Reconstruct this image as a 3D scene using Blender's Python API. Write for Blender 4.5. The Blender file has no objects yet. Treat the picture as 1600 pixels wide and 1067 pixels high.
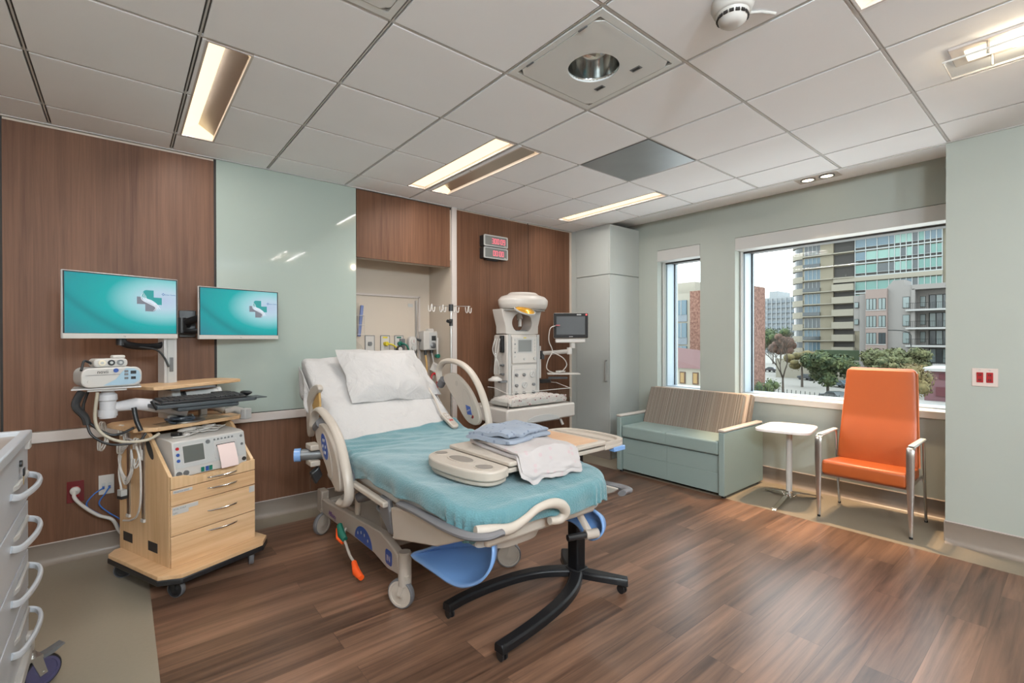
import bpy, bmesh, math, random
from math import sin, cos, pi, radians, atan2, sqrt
from mathutils import Vector, Matrix, noise
random.seed(7)
SC = bpy.context.scene
COL = SC.collection
# ------------------------------------------------------------------ camera, sky, exposure
cam = bpy.data.cameras.new('camera'); cam_o = bpy.data.objects.new('camera', cam); COL.objects.link(cam_o)
cam.sensor_width = 36.0; cam.lens = 36.0*742.0/1600.0; cam.clip_start = 0.05; cam.clip_end = 600
YAW, PIT, ROL = radians(39.4), radians(-0.243), radians(-0.097)
_r = Vector((cos(YAW), -sin(YAW), 0)); _f = Vector((sin(YAW), cos(YAW), 0)); _u = Vector((0, 0, 1))
_F = _f*cos(PIT)+_u*sin(PIT); _U = -_f*sin(PIT)+_u*cos(PIT)
_R = _r*cos(ROL)+_U*sin(ROL); _U2 = -_r*sin(ROL)+_U*cos(ROL)
cam_o.matrix_world = Matrix(((_R.x, _U2.x, -_F.x, 0), (_R.y, _U2.y, -_F.y, 0), (_R.z, _U2.z, -_F.z, 1.39), (0, 0, 0, 1)))
SC.camera = cam_o
SC.view_settings.view_transform = 'Standard'; SC.view_settings.look = 'None'
SC.view_settings.gamma = 1; SC.view_settings.use_curve_mapping = False
SC.view_settings.exposure = 0.66
SC.cycles.max_bounces = 8; SC.cycles.diffuse_bounces = 5; SC.cycles.glossy_bounces = 4
SC.cycles.transparent_max_bounces = 12; SC.cycles.sample_clamp_indirect = 4; SC.cycles.caustics_reflective = False
SC.cycles.caustics_refractive = False
w = bpy.data.worlds.new('overcast_sky'); SC.world = w; w.use_nodes = True
_n = w.node_tree.nodes; _l = w.node_tree.links
_bg = _n['Background']; _tc = _n.new('ShaderNodeTexCoord'); _sx = _n.new('ShaderNodeSeparateXYZ'); _cr = _n.new('ShaderNodeValToRGB')
_l.new(_tc.outputs['Generated'], _sx.inputs[0]); _l.new(_sx.outputs['Z'], _cr.inputs[0]); _l.new(_cr.outputs[0], _bg.inputs[0])
_cr.color_ramp.elements[0].color = (.94, .975, 1, 1); _cr.color_ramp.elements[1].color = (.80, .89, 1, 1)
_bg.inputs[1].default_value = 3.0
FILL_DOME_W = 105.0         # watts of each added, unseen fill dome
FIXTURE_W = 8.0      # watts of each ceiling troffer lamp

# ------------------------------------------------------------------ helpers
def lin(c):
    c = c/255.0
    return c/12.92 if c <= .04045 else ((c+.055)/1.055)**2.4
def rgb(r, g, b, k=1.0): return (min(lin(r)*k, .92), min(lin(g)*k, .92), min(lin(b)*k, .92), 1)
MATS = {}
def mat(name, col, rough=.5, metal=0, bump=0, bscale=200, var=0, vscale=3, coat=0, emit=None, es=1, sheen=0, trans=0, alpha=1):
    if name in MATS: return MATS[name]
    m = bpy.data.materials.new(name); m.use_nodes = True; nt = m.node_tree; b = nt.nodes['Principled BSDF']
    b.inputs['Base Color'].default_value = col; b.inputs['Roughness'].default_value = rough; b.inputs['Metallic'].default_value = metal
    if coat: b.inputs['Coat Weight'].default_value = coat
    if sheen: b.inputs['Sheen Weight'].default_value = sheen
    if trans: b.inputs['Transmission Weight'].default_value = trans
    if alpha < 1: b.inputs['Alpha'].default_value = alpha
    if emit: b.inputs['Emission Color'].default_value = emit; b.inputs['Emission Strength'].default_value = es
    tc = nt.nodes.new('ShaderNodeTexCoord')
    nz = nt.nodes.new('ShaderNodeTexNoise'); nz.inputs['Scale'].default_value = vscale; nz.inputs['Detail'].default_value = 4
    nt.links.new(tc.outputs['Object'], nz.inputs['Vector'])
    v = var or .03
    mx = nt.nodes.new('ShaderNodeMix'); mx.data_type = 'RGBA'
    mx.inputs[6].default_value = (col[0]*(1-v), col[1]*(1-v), col[2]*(1-v), 1)
    mx.inputs[7].default_value = (min(col[0]*(1+v), 1), min(col[1]*(1+v), 1), min(col[2]*(1+v), 1), 1)
    nt.links.new(nz.outputs[0], mx.inputs[0]); nt.links.new(mx.outputs[2], b.inputs['Base Color'])
    if bump:
        n2 = nt.nodes.new('ShaderNodeTexNoise'); n2.inputs['Scale'].default_value = bscale; n2.inputs['Detail'].default_value = 3
        bp = nt.nodes.new('ShaderNodeBump'); bp.inputs['Strength'].default_value = bump; bp.inputs['Distance'].default_value = .002
        nt.links.new(tc.outputs['Object'], n2.inputs['Vector']); nt.links.new(n2.outputs[0], bp.inputs['Height']); nt.links.new(bp.outputs[0], b.inputs['Normal'])
    MATS[name] = m; return m
def wood(name, dark, light, axis='Z', scale=1.0, rough=.4, streak=30, coat=0, planks=False):
    if name in MATS: return MATS[name]
    m = bpy.data.materials.new(name); m.use_nodes = True; nt = m.node_tree; N = nt.nodes; L = nt.links; b = N['Principled BSDF']
    b.inputs['Roughness'].default_value = rough
    if name == 'walnut_laminate': b.inputs['Specular IOR Level'].default_value = .25
    if coat: b.inputs['Coat Weight'].default_value = coat
    tc = N.new('ShaderNodeTexCoord'); mp = N.new('ShaderNodeMapping'); s = [streak*scale]*3; s['XYZ'.index(axis)] = 1.2*scale
    mp.inputs['Scale'].default_value = s; L.new(tc.outputs['Object'], mp.inputs['Vector'])
    nz = N.new('ShaderNodeTexNoise'); nz.inputs['Scale'].default_value = 1; nz.inputs['Detail'].default_value = 6; nz.inputs['Roughness'].default_value = .65; nz.inputs['Distortion'].default_value = .6
    L.new(mp.outputs[0], nz.inputs['Vector'])
    mp2 = N.new('ShaderNodeMapping'); s2 = [3*scale]*3; s2['XYZ'.index(axis)] = .5*scale; mp2.inputs['Scale'].default_value = s2
    L.new(tc.outputs['Object'], mp2.inputs['Vector'])
    n2 = N.new('ShaderNodeTexNoise'); n2.inputs['Scale'].default_value = 1; n2.inputs['Detail'].default_value = 2; L.new(mp2.outputs[0], n2.inputs['Vector'])
    ad = N.new('ShaderNodeMath'); ad.operation = 'MULTIPLY_ADD'; ad.inputs[1].default_value = .45; L.new(n2.outputs[0], ad.inputs[0]); 
    m2 = N.new('ShaderNodeMath'); m2.operation = 'MULTIPLY'; m2.inputs[1].default_value = .55; L.new(nz.outputs[0], m2.inputs[0]); L.new(m2.outputs[0], ad.inputs[2])
    cr = N.new('ShaderNodeValToRGB'); cr.color_ramp.elements[0].position = .36; cr.color_ramp.elements[0].color = dark
    cr.color_ramp.elements[1].position = .64; cr.color_ramp.elements[1].color = light
    L.new(ad.outputs[0], cr.inputs[0]); out = cr.outputs[0]
    if planks:
        br = N.new('ShaderNodeTexBrick'); br.inputs['Scale'].default_value = 1; br.inputs['Brick Width'].default_value = 1.22; br.inputs['Row Height'].default_value = .152
        br.inputs['Mortar Size'].default_value = .0012; br.inputs['Color1'].default_value = (.25, .25, .25, 1); br.inputs['Color2'].default_value = (1, 1, 1, 1)
        br.inputs['Mortar'].default_value = (.05, .05, .05, 1); br.inputs['Bias'].default_value = -.1; br.offset = .37; br.offset_frequency = 2
        L.new(tc.outputs['Object'], br.inputs['Vector'])
        # every plank gets its own slice of the grain
        cb = N.new('ShaderNodeVectorMath'); cb.operation = 'MULTIPLY_ADD'; cb.inputs[1].default_value = (7, 7, 7)
        L.new(br.outputs[0], cb.inputs[0]); L.new(mp.outputs[0], cb.inputs[2]); L.new(cb.outputs[0], nz.inputs['Vector'])
        mx = N.new('ShaderNodeMix'); mx.data_type = 'RGBA'; mx.blend_type = 'MULTIPLY'; mx.inputs[0].default_value = .6
        L.new(cr.outputs[0], mx.inputs[6]); L.new(br.outputs[0], mx.inputs[7]); out = mx.outputs[2]
    L.new(out, b.inputs['Base Color'])
    bp = N.new('ShaderNodeBump'); bp.inputs['Strength'].default_value = .12; bp.inputs['Distance'].default_value = .001; L.new(nz.outputs[0], bp.inputs['Height']); L.new(bp.outputs[0], b.inputs['Normal'])
    MATS[name] = m; return m

ORI = {}
class MB:
    """collects shapes; build() links them as ONE mesh object"""
    def __init__(s): s.v = []; s.f = []; s.m = []; s.mi = 0; s.X = Matrix.Identity(4)
    def mat(s, i): s.mi = i; return s
    def xf(s, M): s.X = M; return s
    def add(s, vs, fs):
        b = len(s.v); s.v += [tuple(s.X @ Vector(p)) for p in vs]
        for f in fs: s.f.append([b+i for i in f]); s.m.append(s.mi)
        return s
    def b(s, x0, x1, y0, y1, z0, z1):
        return s.add([(x0,y0,z0),(x1,y0,z0),(x1,y1,z0),(x0,y1,z0),(x0,y0,z1),(x1,y0,z1),(x1,y1,z1),(x0,y1,z1)],
            [(0,3,2,1),(4,5,6,7),(0,1,5,4),(1,2,6,5),(2,3,7,6),(3,0,4,7)])
    def box(s, c, d, rx=0, ry=0, rz=0):
        o = s.X; s.X = o @ Matrix.Translation(c) @ Matrix.Rotation(rz,4,'Z') @ Matrix.Rotation(ry,4,'Y') @ Matrix.Rotation(rx,4,'X')
        s.b(-d[0]/2,d[0]/2,-d[1]/2,d[1]/2,-d[2]/2,d[2]/2); s.X = o; return s
    def cyl(s, p0, p1, r0, r1=None, n=20, caps=True):
        r1 = r0 if r1 is None else r1; p0 = Vector(p0); p1 = Vector(p1); d = (p1-p0).normalized()
        a = d.orthogonal().normalized(); c = d.cross(a); vs = []
        for p, r in ((p0,r0),(p1,r1)):
            for i in range(n): t = 2*pi*i/n; vs.append(p+a*r*cos(t)+c*r*sin(t))
        fs = [(i,(i+1)%n,n+(i+1)%n,n+i) for i in range(n)]
        if caps: fs += [tuple(range(n-1,-1,-1)), tuple(range(n,2*n))]
        return s.add(vs, fs)
    def tube(s, pts, r, n=10, closed=False, flat=None, r2=None, caps=True, up=None):
        P = [Vector(p) for p in pts]; k = len(P); vs = []; prev = None
        for i, p in enumerate(P):
            if closed: d = (P[(i+1)%k]-P[i-1])
            else: d = P[min(i+1,k-1)]-P[max(i-1,0)]
            d.normalize()
            if up is not None: a = d.cross(Vector(up)).normalized()
            elif prev is None: a = d.orthogonal().normalized()
            else: a = (prev-d*prev.dot(d)).normalized()
            prev = a; c = d.cross(a)
            ra = r[i] if isinstance(r,(list,tuple)) else r; rb = ra if r2 is None else (r2[i] if isinstance(r2,(list,tuple)) else r2)
            for j in range(n): t = 2*pi*j/n; vs.append(p+a*ra*cos(t)+c*rb*sin(t))
        fs = []
        for i in range(k if closed else k-1):
            for j in range(n): a0 = i*n+j; a1 = i*n+(j+1)%n; b0 = ((i+1)%k)*n+j; b1 = ((i+1)%k)*n+(j+1)%n; fs.append((a0,a1,b1,b0))
        if caps and not closed: fs += [tuple(range(n-1,-1,-1)), tuple(range((k-1)*n,k*n))]
        return s.add(vs, fs)
    def lathe(s, prof, c=(0,0,0), axis=(0,0,1), n=28, ring=False):
        ax = Vector(axis).normalized(); a = ax.orthogonal().normalized(); b = ax.cross(a); c = Vector(c); vs = []
        for r, z in prof:
            for i in range(n): t = 2*pi*i/n; vs.append(c+ax*z+a*r*cos(t)+b*r*sin(t))
        fs = []
        for j in range(len(prof)-1):
            for i in range(n): fs.append((j*n+i, j*n+(i+1)%n, (j+1)*n+(i+1)%n, (j+1)*n+i))
        if ring:
            k = len(prof)-1; fs += [(k*n+i, k*n+(i+1)%n, (i+1)%n, i) for i in range(n)]
        else: fs += [tuple(range(n-1,-1,-1)), tuple(range((len(prof)-1)*n, len(prof)*n))]
        return s.add(vs, fs)
    def prism(s, poly, axis, a, b):
        """poly of 2d points extruded along axis; x:(y,z) y:(x,z) z:(x,y)"""
        n = len(poly)
        def P(q,t): return {'x':(t,q[0],q[1]),'y':(q[0],t,q[1]),'z':(q[0],q[1],t)}[axis]
        vs = [P(q,a) for q in poly]+[P(q,b) for q in poly]
        return s.add(vs, [tuple(range(n)), tuple(range(2*n-1,n-1,-1))]+[(i,n+i,n+(i+1)%n,(i+1)%n) for i in range(n)])
    def ring(s, outer, inner, axis, a, b):
        """frame between two polygons with the same number of points"""
        n = len(outer)
        def P(q,t): return {'x':(t,q[0],q[1]),'y':(q[0],t,q[1]),'z':(q[0],q[1],t)}[axis]
        vs = [P(q,a) for q in outer]+[P(q,a) for q in inner]+[P(q,b) for q in outer]+[P(q,b) for q in inner]; fs = []
        for i in range(n):
            j = (i+1)%n; fs += [(i,n+i,n+j,j),(2*n+i,2*n+j,3*n+j,3*n+i),(i,j,2*n+j,2*n+i),(n+i,3*n+i,3*n+j,n+j)]
        return s.add(vs, fs)
    def grid(s, fn, nu, nv, cu=False, cv=False, caps=False):
        vs = [fn(i/(nu if cu else nu-1), j/(nv if cv else nv-1)) for i in range(nu) for j in range(nv)]; fs = []
        for i in range(nu if cu else nu-1):
            for j in range(nv if cv else nv-1): fs.append((i*nv+j, ((i+1)%nu)*nv+j, ((i+1)%nu)*nv+(j+1)%nv, i*nv+(j+1)%nv))
        if caps: fs += [tuple(range(nv-1,-1,-1)), tuple((nu-1)*nv+j for j in range(nv))]
        return s.add(vs, fs)
    def ball(s, c, r, n=14):
        rx, ry, rz = r if isinstance(r,(tuple,list)) else (r,r,r)
        return s.grid(lambda u,v: (c[0]+rx*sin(pi*(.001+.998*u))*cos(2*pi*v), c[1]+ry*sin(pi*(.001+.998*u))*sin(2*pi*v), c[2]+rz*cos(pi*u)), n, n*2, cv=True)
    def build(s, name, m, parent=None, world=False, bev=0, seg=2, sub=0, smooth=None, solid=0, label=None):
        me = bpy.data.meshes.new(name); me.from_pydata(s.v, [], s.f)
        for k in (m if isinstance(m, (list,tuple)) else [m]): me.materials.append(k)
        me.polygons.foreach_set('material_index', s.m)
        bm = bmesh.new(); bm.from_mesh(me); bmesh.ops.recalc_face_normals(bm, faces=bm.faces); bm.to_mesh(me); bm.free()
        o = bpy.data.objects.new(name, me); COL.objects.link(o)
        if parent is not None:
            o.parent = parent
            if world: me.transform(ORI[parent.name].inverted())
            ORI[o.name] = ORI[parent.name].copy()
        else: ORI[o.name] = Matrix.Identity(4)
        if bev:
            md = o.modifiers.new('bevel','BEVEL'); md.width = bev; md.segments = seg; md.limit_method = 'ANGLE'; md.angle_limit = radians(40)
        if solid: md = o.modifiers.new('solid','SOLIDIFY'); md.thickness = solid; md.offset = 0
        if sub: md = o.modifiers.new('sub','SUBSURF'); md.levels = sub; md.render_levels = sub
        if smooth is None: smooth = True
        if smooth:
            me.polygons.foreach_set('use_smooth', [True]*len(me.polygons))
            try: me.set_sharp_from_angle(angle=radians(38))
            except Exception: pass
        if label: o['label'] = label
        return o
def tag(o, label, cat, group=None, kind=None):
    o['label'] = label; o['category'] = cat
    if group: o['group'] = group
    if kind: o['kind'] = kind
    return o
def thing(name, label, cat, loc=(0,0,0), rz=0, group=None, rx=0):
    o = bpy.data.objects.new(name, None); o.empty_display_size = .05; COL.objects.link(o)
    o.location = loc; o.rotation_euler = (rx,0,rz)
    ORI[o.name] = Matrix.Translation(loc) @ Matrix.Rotation(rz,4,'Z') @ Matrix.Rotation(rx,4,'X')
    return tag(o, label, cat, group)
def struct(o): o['kind'] = 'structure'; return o
def recenter(o):
    """put the origin of a one-mesh thing at its base"""
    me = o.data; xs = [v.co for v in me.vertices]
    c = Vector(((min(p.x for p in xs)+max(p.x for p in xs))/2, (min(p.y for p in xs)+max(p.y for p in xs))/2, min(p.z for p in xs)))
    me.transform(Matrix.Translation(-c)); o.location = c; ORI[o.name] = Matrix.Translation(c); return o
def copy_tree(o, parent=None):
    c = o.copy(); COL.objects.link(c)
    if parent is not None: c.parent = parent
    ORI[c.name] = ORI[o.name].copy()
    for ch in list(o.children): copy_tree(ch, c)
    return c
def rrect(x0, x1, y0, y1, r, n=5):
    p = []
    for cx, cy, a in ((x1-r,y1-r,0),(x0+r,y1-r,90),(x0+r,y0+r,180),(x1-r,y0+r,270)):
        for i in range(n+1): t = radians(a+90*i/n); p.append((cx+r*cos(t), cy+r*sin(t)))
    return p
def spl(pts, n=8, closed=False):
    """catmull-rom through the points"""
    P = [Vector(p) for p in pts]; k = len(P); out = []
    for i in range(k if closed else k-1):
        g = (lambda j: P[j%k]) if closed else (lambda j: P[max(0,min(k-1,j))])
        a, b, c, d = g(i-1), g(i), g(i+1), g(i+2)
        for j in range(n):
            t = j/n; out.append(.5*((2*b)+(c-a)*t+(2*a-5*b+4*c-d)*t*t+(3*b-a-3*c+d)*t**3))
    if not closed: out.append(P[-1])
    return out
def text(s, size, m, parent, loc, rot, name='lettering', ext=.0004, align='LEFT', mtx=None):
    cu = bpy.data.curves.new('txt','FONT'); cu.body = s; cu.size = size; cu.extrude = ext; cu.align_x = align; cu.resolution_u = 2
    o = bpy.data.objects.new('txt', cu); COL.objects.link(o)
    me = bpy.data.meshes.new_from_object(o.evaluated_get(bpy.context.evaluated_depsgraph_get())) if False else None
    dg = bpy.context.evaluated_depsgraph_get(); me = bpy.data.meshes.new_from_object(o.evaluated_get(dg))
    bpy.data.objects.remove(o); me.name = name; me.materials.clear(); me.materials.append(m)
    t = bpy.data.objects.new(name, me); COL.objects.link(t); t.parent = parent; t.location = loc; t.rotation_euler = rot
    return t
def caster(parent, x, y, r, wm, fm, ang=0, top=.1, w=.028, name='caster', hub=None):
    """fork + wheel, in the parent's own frame; wheel axle along local x turned by ang"""
    M = Matrix.Translation((x,y,0)) @ Matrix.Rotation(ang,4,'Z')
    f = MB().xf(M); off = r*.45
    for sx in (-1,1): f.prism([(-.012,top-.005),(.022,top-.005),(off+.012,r-.006),(off-.012,r-.012)], 'x', sx*(w/2+.004)-.0018, sx*(w/2+.004)+.0018)
    f.b(-w/2-.006,w/2+.006,-.016,.026,top-.012,top); f.cyl((0,0,top-.004),(0,0,top+.02),.012)
    f.cyl((-w/2-.008,off,r),(w/2+.008,off,r),.005,n=10)
    c = f.build(name, fm, parent)
    wb = MB().xf(M); wb.lathe([(r*.87,-w/2),(r*.95,-w/2),(r,-w/2+.005),(r,w/2-.005),(r*.95,w/2),(r*.87,w/2)], (0,off,r), (1,0,0), 32, ring=True)
    wb.build('tyre', wm, c)
    hb = MB().xf(M); hb.lathe([(r*.2,-w/2-.002),(r*.25,-w/2),(r*.55,-w/2+.004),(r*.72,-w/2+.004),(r*.74,-w/2-.001),(r*.88,-w/2-.001),(r*.88,w/2+.001),(r*.74,w/2+.001),(r*.72,w/2-.004),(r*.55,w/2-.004),(r*.25,w/2),(r*.2,w/2+.002)], (0,off,r), (1,0,0), 28)
    hb.build('wheel', hub or fm, c)
    return c

# ------------------------------------------------------------------ materials
K = 1.0
M_ceil = mat('ceiling_tile', (.86,.87,.895,1), .9, bump=.25, bscale=350)
M_grid = mat('ceiling_grid', (.52,.51,.50,1), .6)
M_gridd = mat('grid_slot', rgb(96,94,92,1), .8)
M_aqua = mat('aqua_paint', rgb(170,175,167,K*.92), .55, bump=.05, bscale=300)
M_cream = mat('cream_wall_board', rgb(182,170,156,K*1.1), .5)
M_white = mat('white_paint', rgb(200,198,194,K*.85), .45)
M_rail = mat('pale_rail', rgb(190,180,174,K), .35)
M_walnut = wood('walnut_laminate', rgb(94,62,44,K*.72), rgb(132,94,71,K*.72), 'Z', 1.0, .5, 45)
M_maple = wood('maple_laminate', rgb(196,158,115,K*.95), rgb(222,188,148,K*.95), 'Z', 1.6, .42, 25)
M_maplex = wood('maple_laminate_flat', rgb(196,155,112,K*.95), rgb(222,186,146,K*.95), 'X', 1.6, .42, 25)
M_floor = wood('wood_plank_vinyl', rgb(70,49,38,1.1), rgb(144,108,86,1.2), 'X', .8, .3, 26, planks=True)
M_beige = mat('beige_sheet_vinyl', rgb(146,135,118,K*.85), .38, bump=.1, bscale=90, var=.06, vscale=60)
M_base = mat('taupe_base_vinyl', rgb(138,126,116,K*.95), .36, var=.05, vscale=40)
M_glass_p = mat('backpainted_glass', rgb(163,174,166,K*.92), .06, coat=.4)
M_cab = mat('aqua_cabinet', rgb(168,172,168,K*1.05), .45)
M_black = mat('black_plastic', (.012,.012,.013,1), .4)
M_blackm = mat('black_metal', (.007,.007,.008,1), .38)
M_blackm.node_tree.nodes['Principled BSDF'].inputs['Specular IOR Level'].default_value = .3
M_dark = mat('dark_recess', (.02,.017,.015,1), .7)
M_alu = mat('brushed_aluminium', (.55,.54,.53,1), .3, 1)
M_chrome = mat('chrome', (.75,.73,.7,1), .14, 1)
M_frame = mat('window_frame_metal', rgb(150,162,170,1.3), .4, .1)
M_bed = mat('bed_beige_plastic', rgb(199,187,174,K*.74), .38)
M_bedd = mat('bed_taupe_plastic', rgb(182,171,160,K*.8), .42)
M_bgrey = mat('bed_grey_rubber', rgb(110,108,110,K*.8), .5)
M_blue = mat('blue_plastic', rgb(112,150,200,K), .25, coat=.5)
M_dblue = mat('dark_blue_label', rgb(45,78,150,K*.9), .4)
M_offw = mat('off_white_plastic', rgb(208,203,197,K*.8), .35)
M_wgrey = mat('pale_grey_plastic', rgb(176,176,174,K), .4)
M_lgrey = mat('light_grey_metal', rgb(186,184,182,K), .35, .2)
M_sheet = mat('white_bed_linen', rgb(218,214,212,K*.62), .9, bump=.3, bscale=120)
def wrinkle(m, sc=6, dist=.03, st=.8):
    N = m.node_tree.nodes; L = m.node_tree.links; tc = N.new('ShaderNodeTexCoord'); nz = N.new('ShaderNodeTexNoise'); nz.inputs['Scale'].default_value = sc; nz.inputs['Detail'].default_value = 5; nz.inputs['Distortion'].default_value = 1.2
    bp = N.new('ShaderNodeBump'); bp.inputs['Strength'].default_value = st; bp.inputs['Distance'].default_value = dist; L.new(tc.outputs['Object'], nz.inputs[0]); L.new(nz.outputs[0], bp.inputs['Height']); L.new(bp.outputs[0], N['Principled BSDF'].inputs['Normal'])
wrinkle(M_sheet)
M_red = mat('red_plastic', rgb(150,22,28,1.1), .3)
M_screen = mat('dark_screen', (.03,.033,.035,1), .12)
M_orange = mat('orange_vinyl', rgb(216,108,50,.54), .38)
M_sofa = mat('sage_vinyl', rgb(134,150,146,K*.95), .5, bump=.15, bscale=240)
M_green = mat('green_plastic', (.005,.12,.08,1), .4)
M_orng = mat('orange_pedal', rgb(220,80,25,1.2), .4)
M_steel = mat('grey_steel', rgb(130,132,134,K*.8), .38, .5)
def fabric_teal():
    m = mat('teal_waffle_blanket', rgb(106,156,164,K*.56), .95, sheen=.3, var=.06, vscale=14); nt = m.node_tree; N = nt.nodes; L = nt.links
    tc = N.new('ShaderNodeTexCoord'); vo = N.new('ShaderNodeTexVoronoi'); vo.inputs['Scale'].default_value = 130
    bp = N.new('ShaderNodeBump'); bp.inputs['Strength'].default_value = .7; bp.inputs['Distance'].default_value = .003
    L.new(tc.outputs['Object'], vo.inputs['Vector']); L.new(vo.outputs['Distance'], bp.inputs['Height']); L.new(bp.outputs[0], N['Principled BSDF'].inputs['Normal'])
    return m
M_teal = fabric_teal()
def striped():
    m = bpy.data.materials.new('striped_upholstery'); m.use_nodes = True; N = m.node_tree.nodes; L = m.node_tree.links; b = N['Principled BSDF']; b.inputs['Roughness'].default_value = .85
    tc = N.new('ShaderNodeTexCoord'); mp = N.new('ShaderNodeMapping'); mp.inputs['Scale'].default_value = (0,1,0); L.new(tc.outputs['Object'], mp.inputs[0])
    nz = N.new('ShaderNodeTexNoise'); nz.inputs['Scale'].default_value = 95; nz.inputs['Detail'].default_value = 5; nz.inputs['Roughness'].default_value = .8; L.new(mp.outputs[0], nz.inputs[0])
    cr = N.new('ShaderNodeValToRGB'); e = cr.color_ramp.elements; e[0].position = .40; e[0].color = rgb(84,74,68,.75); e[1].position = .64; e[1].color = rgb(205,196,186,.8)
    for p, c in ((.45, rgb(128,122,112,.75)), (.49, rgb(112,92,80,.75)), (.53, rgb(138,134,124,.75)), (.58, rgb(150,136,122,.75))): x = e.new(p); x.color = c
    L.new(nz.outputs[0], cr.inputs[0]); L.new(cr.outputs[0], b.inputs['Base Color']); MATS['striped'] = m; return m
M_stripe = striped()
def pane_mat():
    m = bpy.data.materials.new('window_glass'); m.use_nodes = True; N = m.node_tree.nodes; L = m.node_tree.links; N.remove(N['Principled BSDF'])
    tr = N.new('ShaderNodeBsdfTransparent'); tr.inputs[0].default_value = (.95,.98,.97,1); gl = N.new('ShaderNodeBsdfGlossy'); gl.inputs['Roughness'].default_value = .01
    lw = N.new('ShaderNodeLayerWeight'); lw.inputs[0].default_value = .5; mx = N.new('ShaderNodeMixShader')
    pw = N.new('ShaderNodeMath'); pw.operation = 'POWER'; pw.inputs[1].default_value = 4; L.new(lw.outputs['Facing'], pw.inputs[0])
    fr = N.new('ShaderNodeMath'); fr.operation = 'MULTIPLY_ADD'; fr.inputs[1].default_value = .3; fr.inputs[2].default_value = .012; L.new(pw.outputs[0], fr.inputs[0])
    L.new(fr.outputs[0], mx.inputs[0]); L.new(tr.outputs[0], mx.inputs[1]); L.new(gl.outputs[0], mx.inputs[2]); L.new(mx.outputs[0], N['Material Output'].inputs[0]); return m
M_pane = pane_mat()
def film_mat():
    m = pane_mat(); m.name = 'clear_acrylic'
    for n in m.node_tree.nodes:
        if n.type == 'BSDF_TRANSPARENT': n.inputs[0].default_value = (.955,.965,.965,1)
    return m
M_clear = film_mat()
def glow(name, c, s):
    return mat(name, (.02,.02,.02,1), .6, emit=c, es=s)
M_lens = glow('warm_lamp_lens', (1,.74,.42,1), 1.25)
M_lensw = glow('bright_lamp', (1,.85,.6,1), 4)
# ------------------------------------------------------------------ room shell
CZ = 2.724; HY = 4.094; WX = 4.88; GX = 4.35; SZ = 2.785
XL = -2.2; YB = -2.3
fl = MB()
fl.mat(0).b(.115,4.065,YB,3.86,-.02,0)
fl.mat(1).b(XL,.115,YB,HY+.02,-.02,0).b(.115,4.065,3.86,HY+.02,-.02,0).b(4.065,5.4,YB,HY+.02,-.02,0)
fl.b(1.5,2.6,HY+.02,4.6,-.02,0)
struct(fl.build('floor', [M_floor, M_beige], smooth=False))
def cove(mb, axis, fixed, a, b, sgn, h=.14, r=.035):
    """base with a curved foot; profile (out, z)"""
    prof = [(0,0),(r+.006,0)]+[(r+.006-r*sin(t*pi/12), r-r*cos(t*pi/12)) for t in range(1,7)]+[(.006,h-.004),(.009,h),(0,h+.004)]
    if axis == 'x': mb.prism([(fixed+sgn*o, z) for o, z in prof], 'x', a, b)
    else: mb.prism([(fixed+sgn*o, z) for o, z in prof], 'y', a, b)
    return mb
# head wall: outer structure with the alcove behind the bed
wh = MB().mat(0)
wh.b(XL,1.55,HY+.012,4.75,0,SZ+.1).b(2.572,5.45,HY+.012,4.75,0,SZ+.1).b(1.55,2.572,HY+.012,4.75,2.19,SZ+.1).b(1.55,2.572,4.54,4.75,0,2.19)
wall_head = struct(wh.build('wall_head', M_cream, smooth=False))
# walnut panels on the head wall (parts of the wall)
def panel(x0, x1, z0, z1, name='wood_panel', m=M_walnut):
    return MB().b(x0,x1,HY,HY+.012,z0,z1).build(name, m, wall_head, bev=.0012, smooth=False)
panel(XL,-.558,.83,2.705); panel(-.546,.526,.83,2.705)
panel(XL,.40,.132,.757); panel(.405,1.2,.132,.757); panel(1.205,1.55,.132,.757)
MB().b(1.595,2.552,HY-.006,HY+.012,2.118,2.712).build('wood_panel', M_walnut, wall_head, bev=.0012, smooth=False)
MB().b(1.6,2.55,HY+.012,HY+.1,2.119,2.19).build('alcove_lintel', M_cream, wall_head, smooth=False)
panel(2.636,3.602,.132,2.708); panel(3.610,4.285,.132,2.708)
MB().b(2.572,2.628,HY-.016,HY+.012,.135,2.722).build('corner_post', M_rail, wall_head, bev=.003)
MB().b(2.628,2.636,HY+.004,HY+.0125,.13,2.72).b(3.602,3.610,HY+.004,HY+.0125,.13,2.72).b(-.558,-.546,HY+.004,HY+.0125,.13,2.72).b(.526,.54,HY+.002,HY+.0125,.83,2.72).b(1.59,2.572,HY+.004,HY+.0125,2.70,2.722).build('shadow_gap', M_dark, wall_head, smooth=False)
tr = MB().b(XL,1.55,HY-.018,HY+.012,.760,.826); struct(tr.build('trim_1', M_rail, bev=.004))
g = MB().b(.540,1.588,HY-.012,HY+.012,.832,2.718)
gp = tag(g.build('glass_wall_panel', M_glass_p, bev=.002), 'tall pale aqua back-painted glass panel on the bed wall', 'wall panel')
recenter(gp)
MB().b(.538,1.592,HY-.010,HY+.012,.826,.833).build('shadow_gap', M_dark, wall_head, smooth=False)
b = MB(); cove(b,'x',HY+.012,XL,1.55,-1); cove(b,'x',HY+.012,2.572,4.34,-1)
struct(b.build('baseboard_head', M_base)); b = MB().b(XL,1.55,HY-.002,HY+.012,.128,.134).b(2.58,4.29,HY-.002,HY+.012,.128,.134); struct(b.build('trim_2', M_rail))
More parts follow.
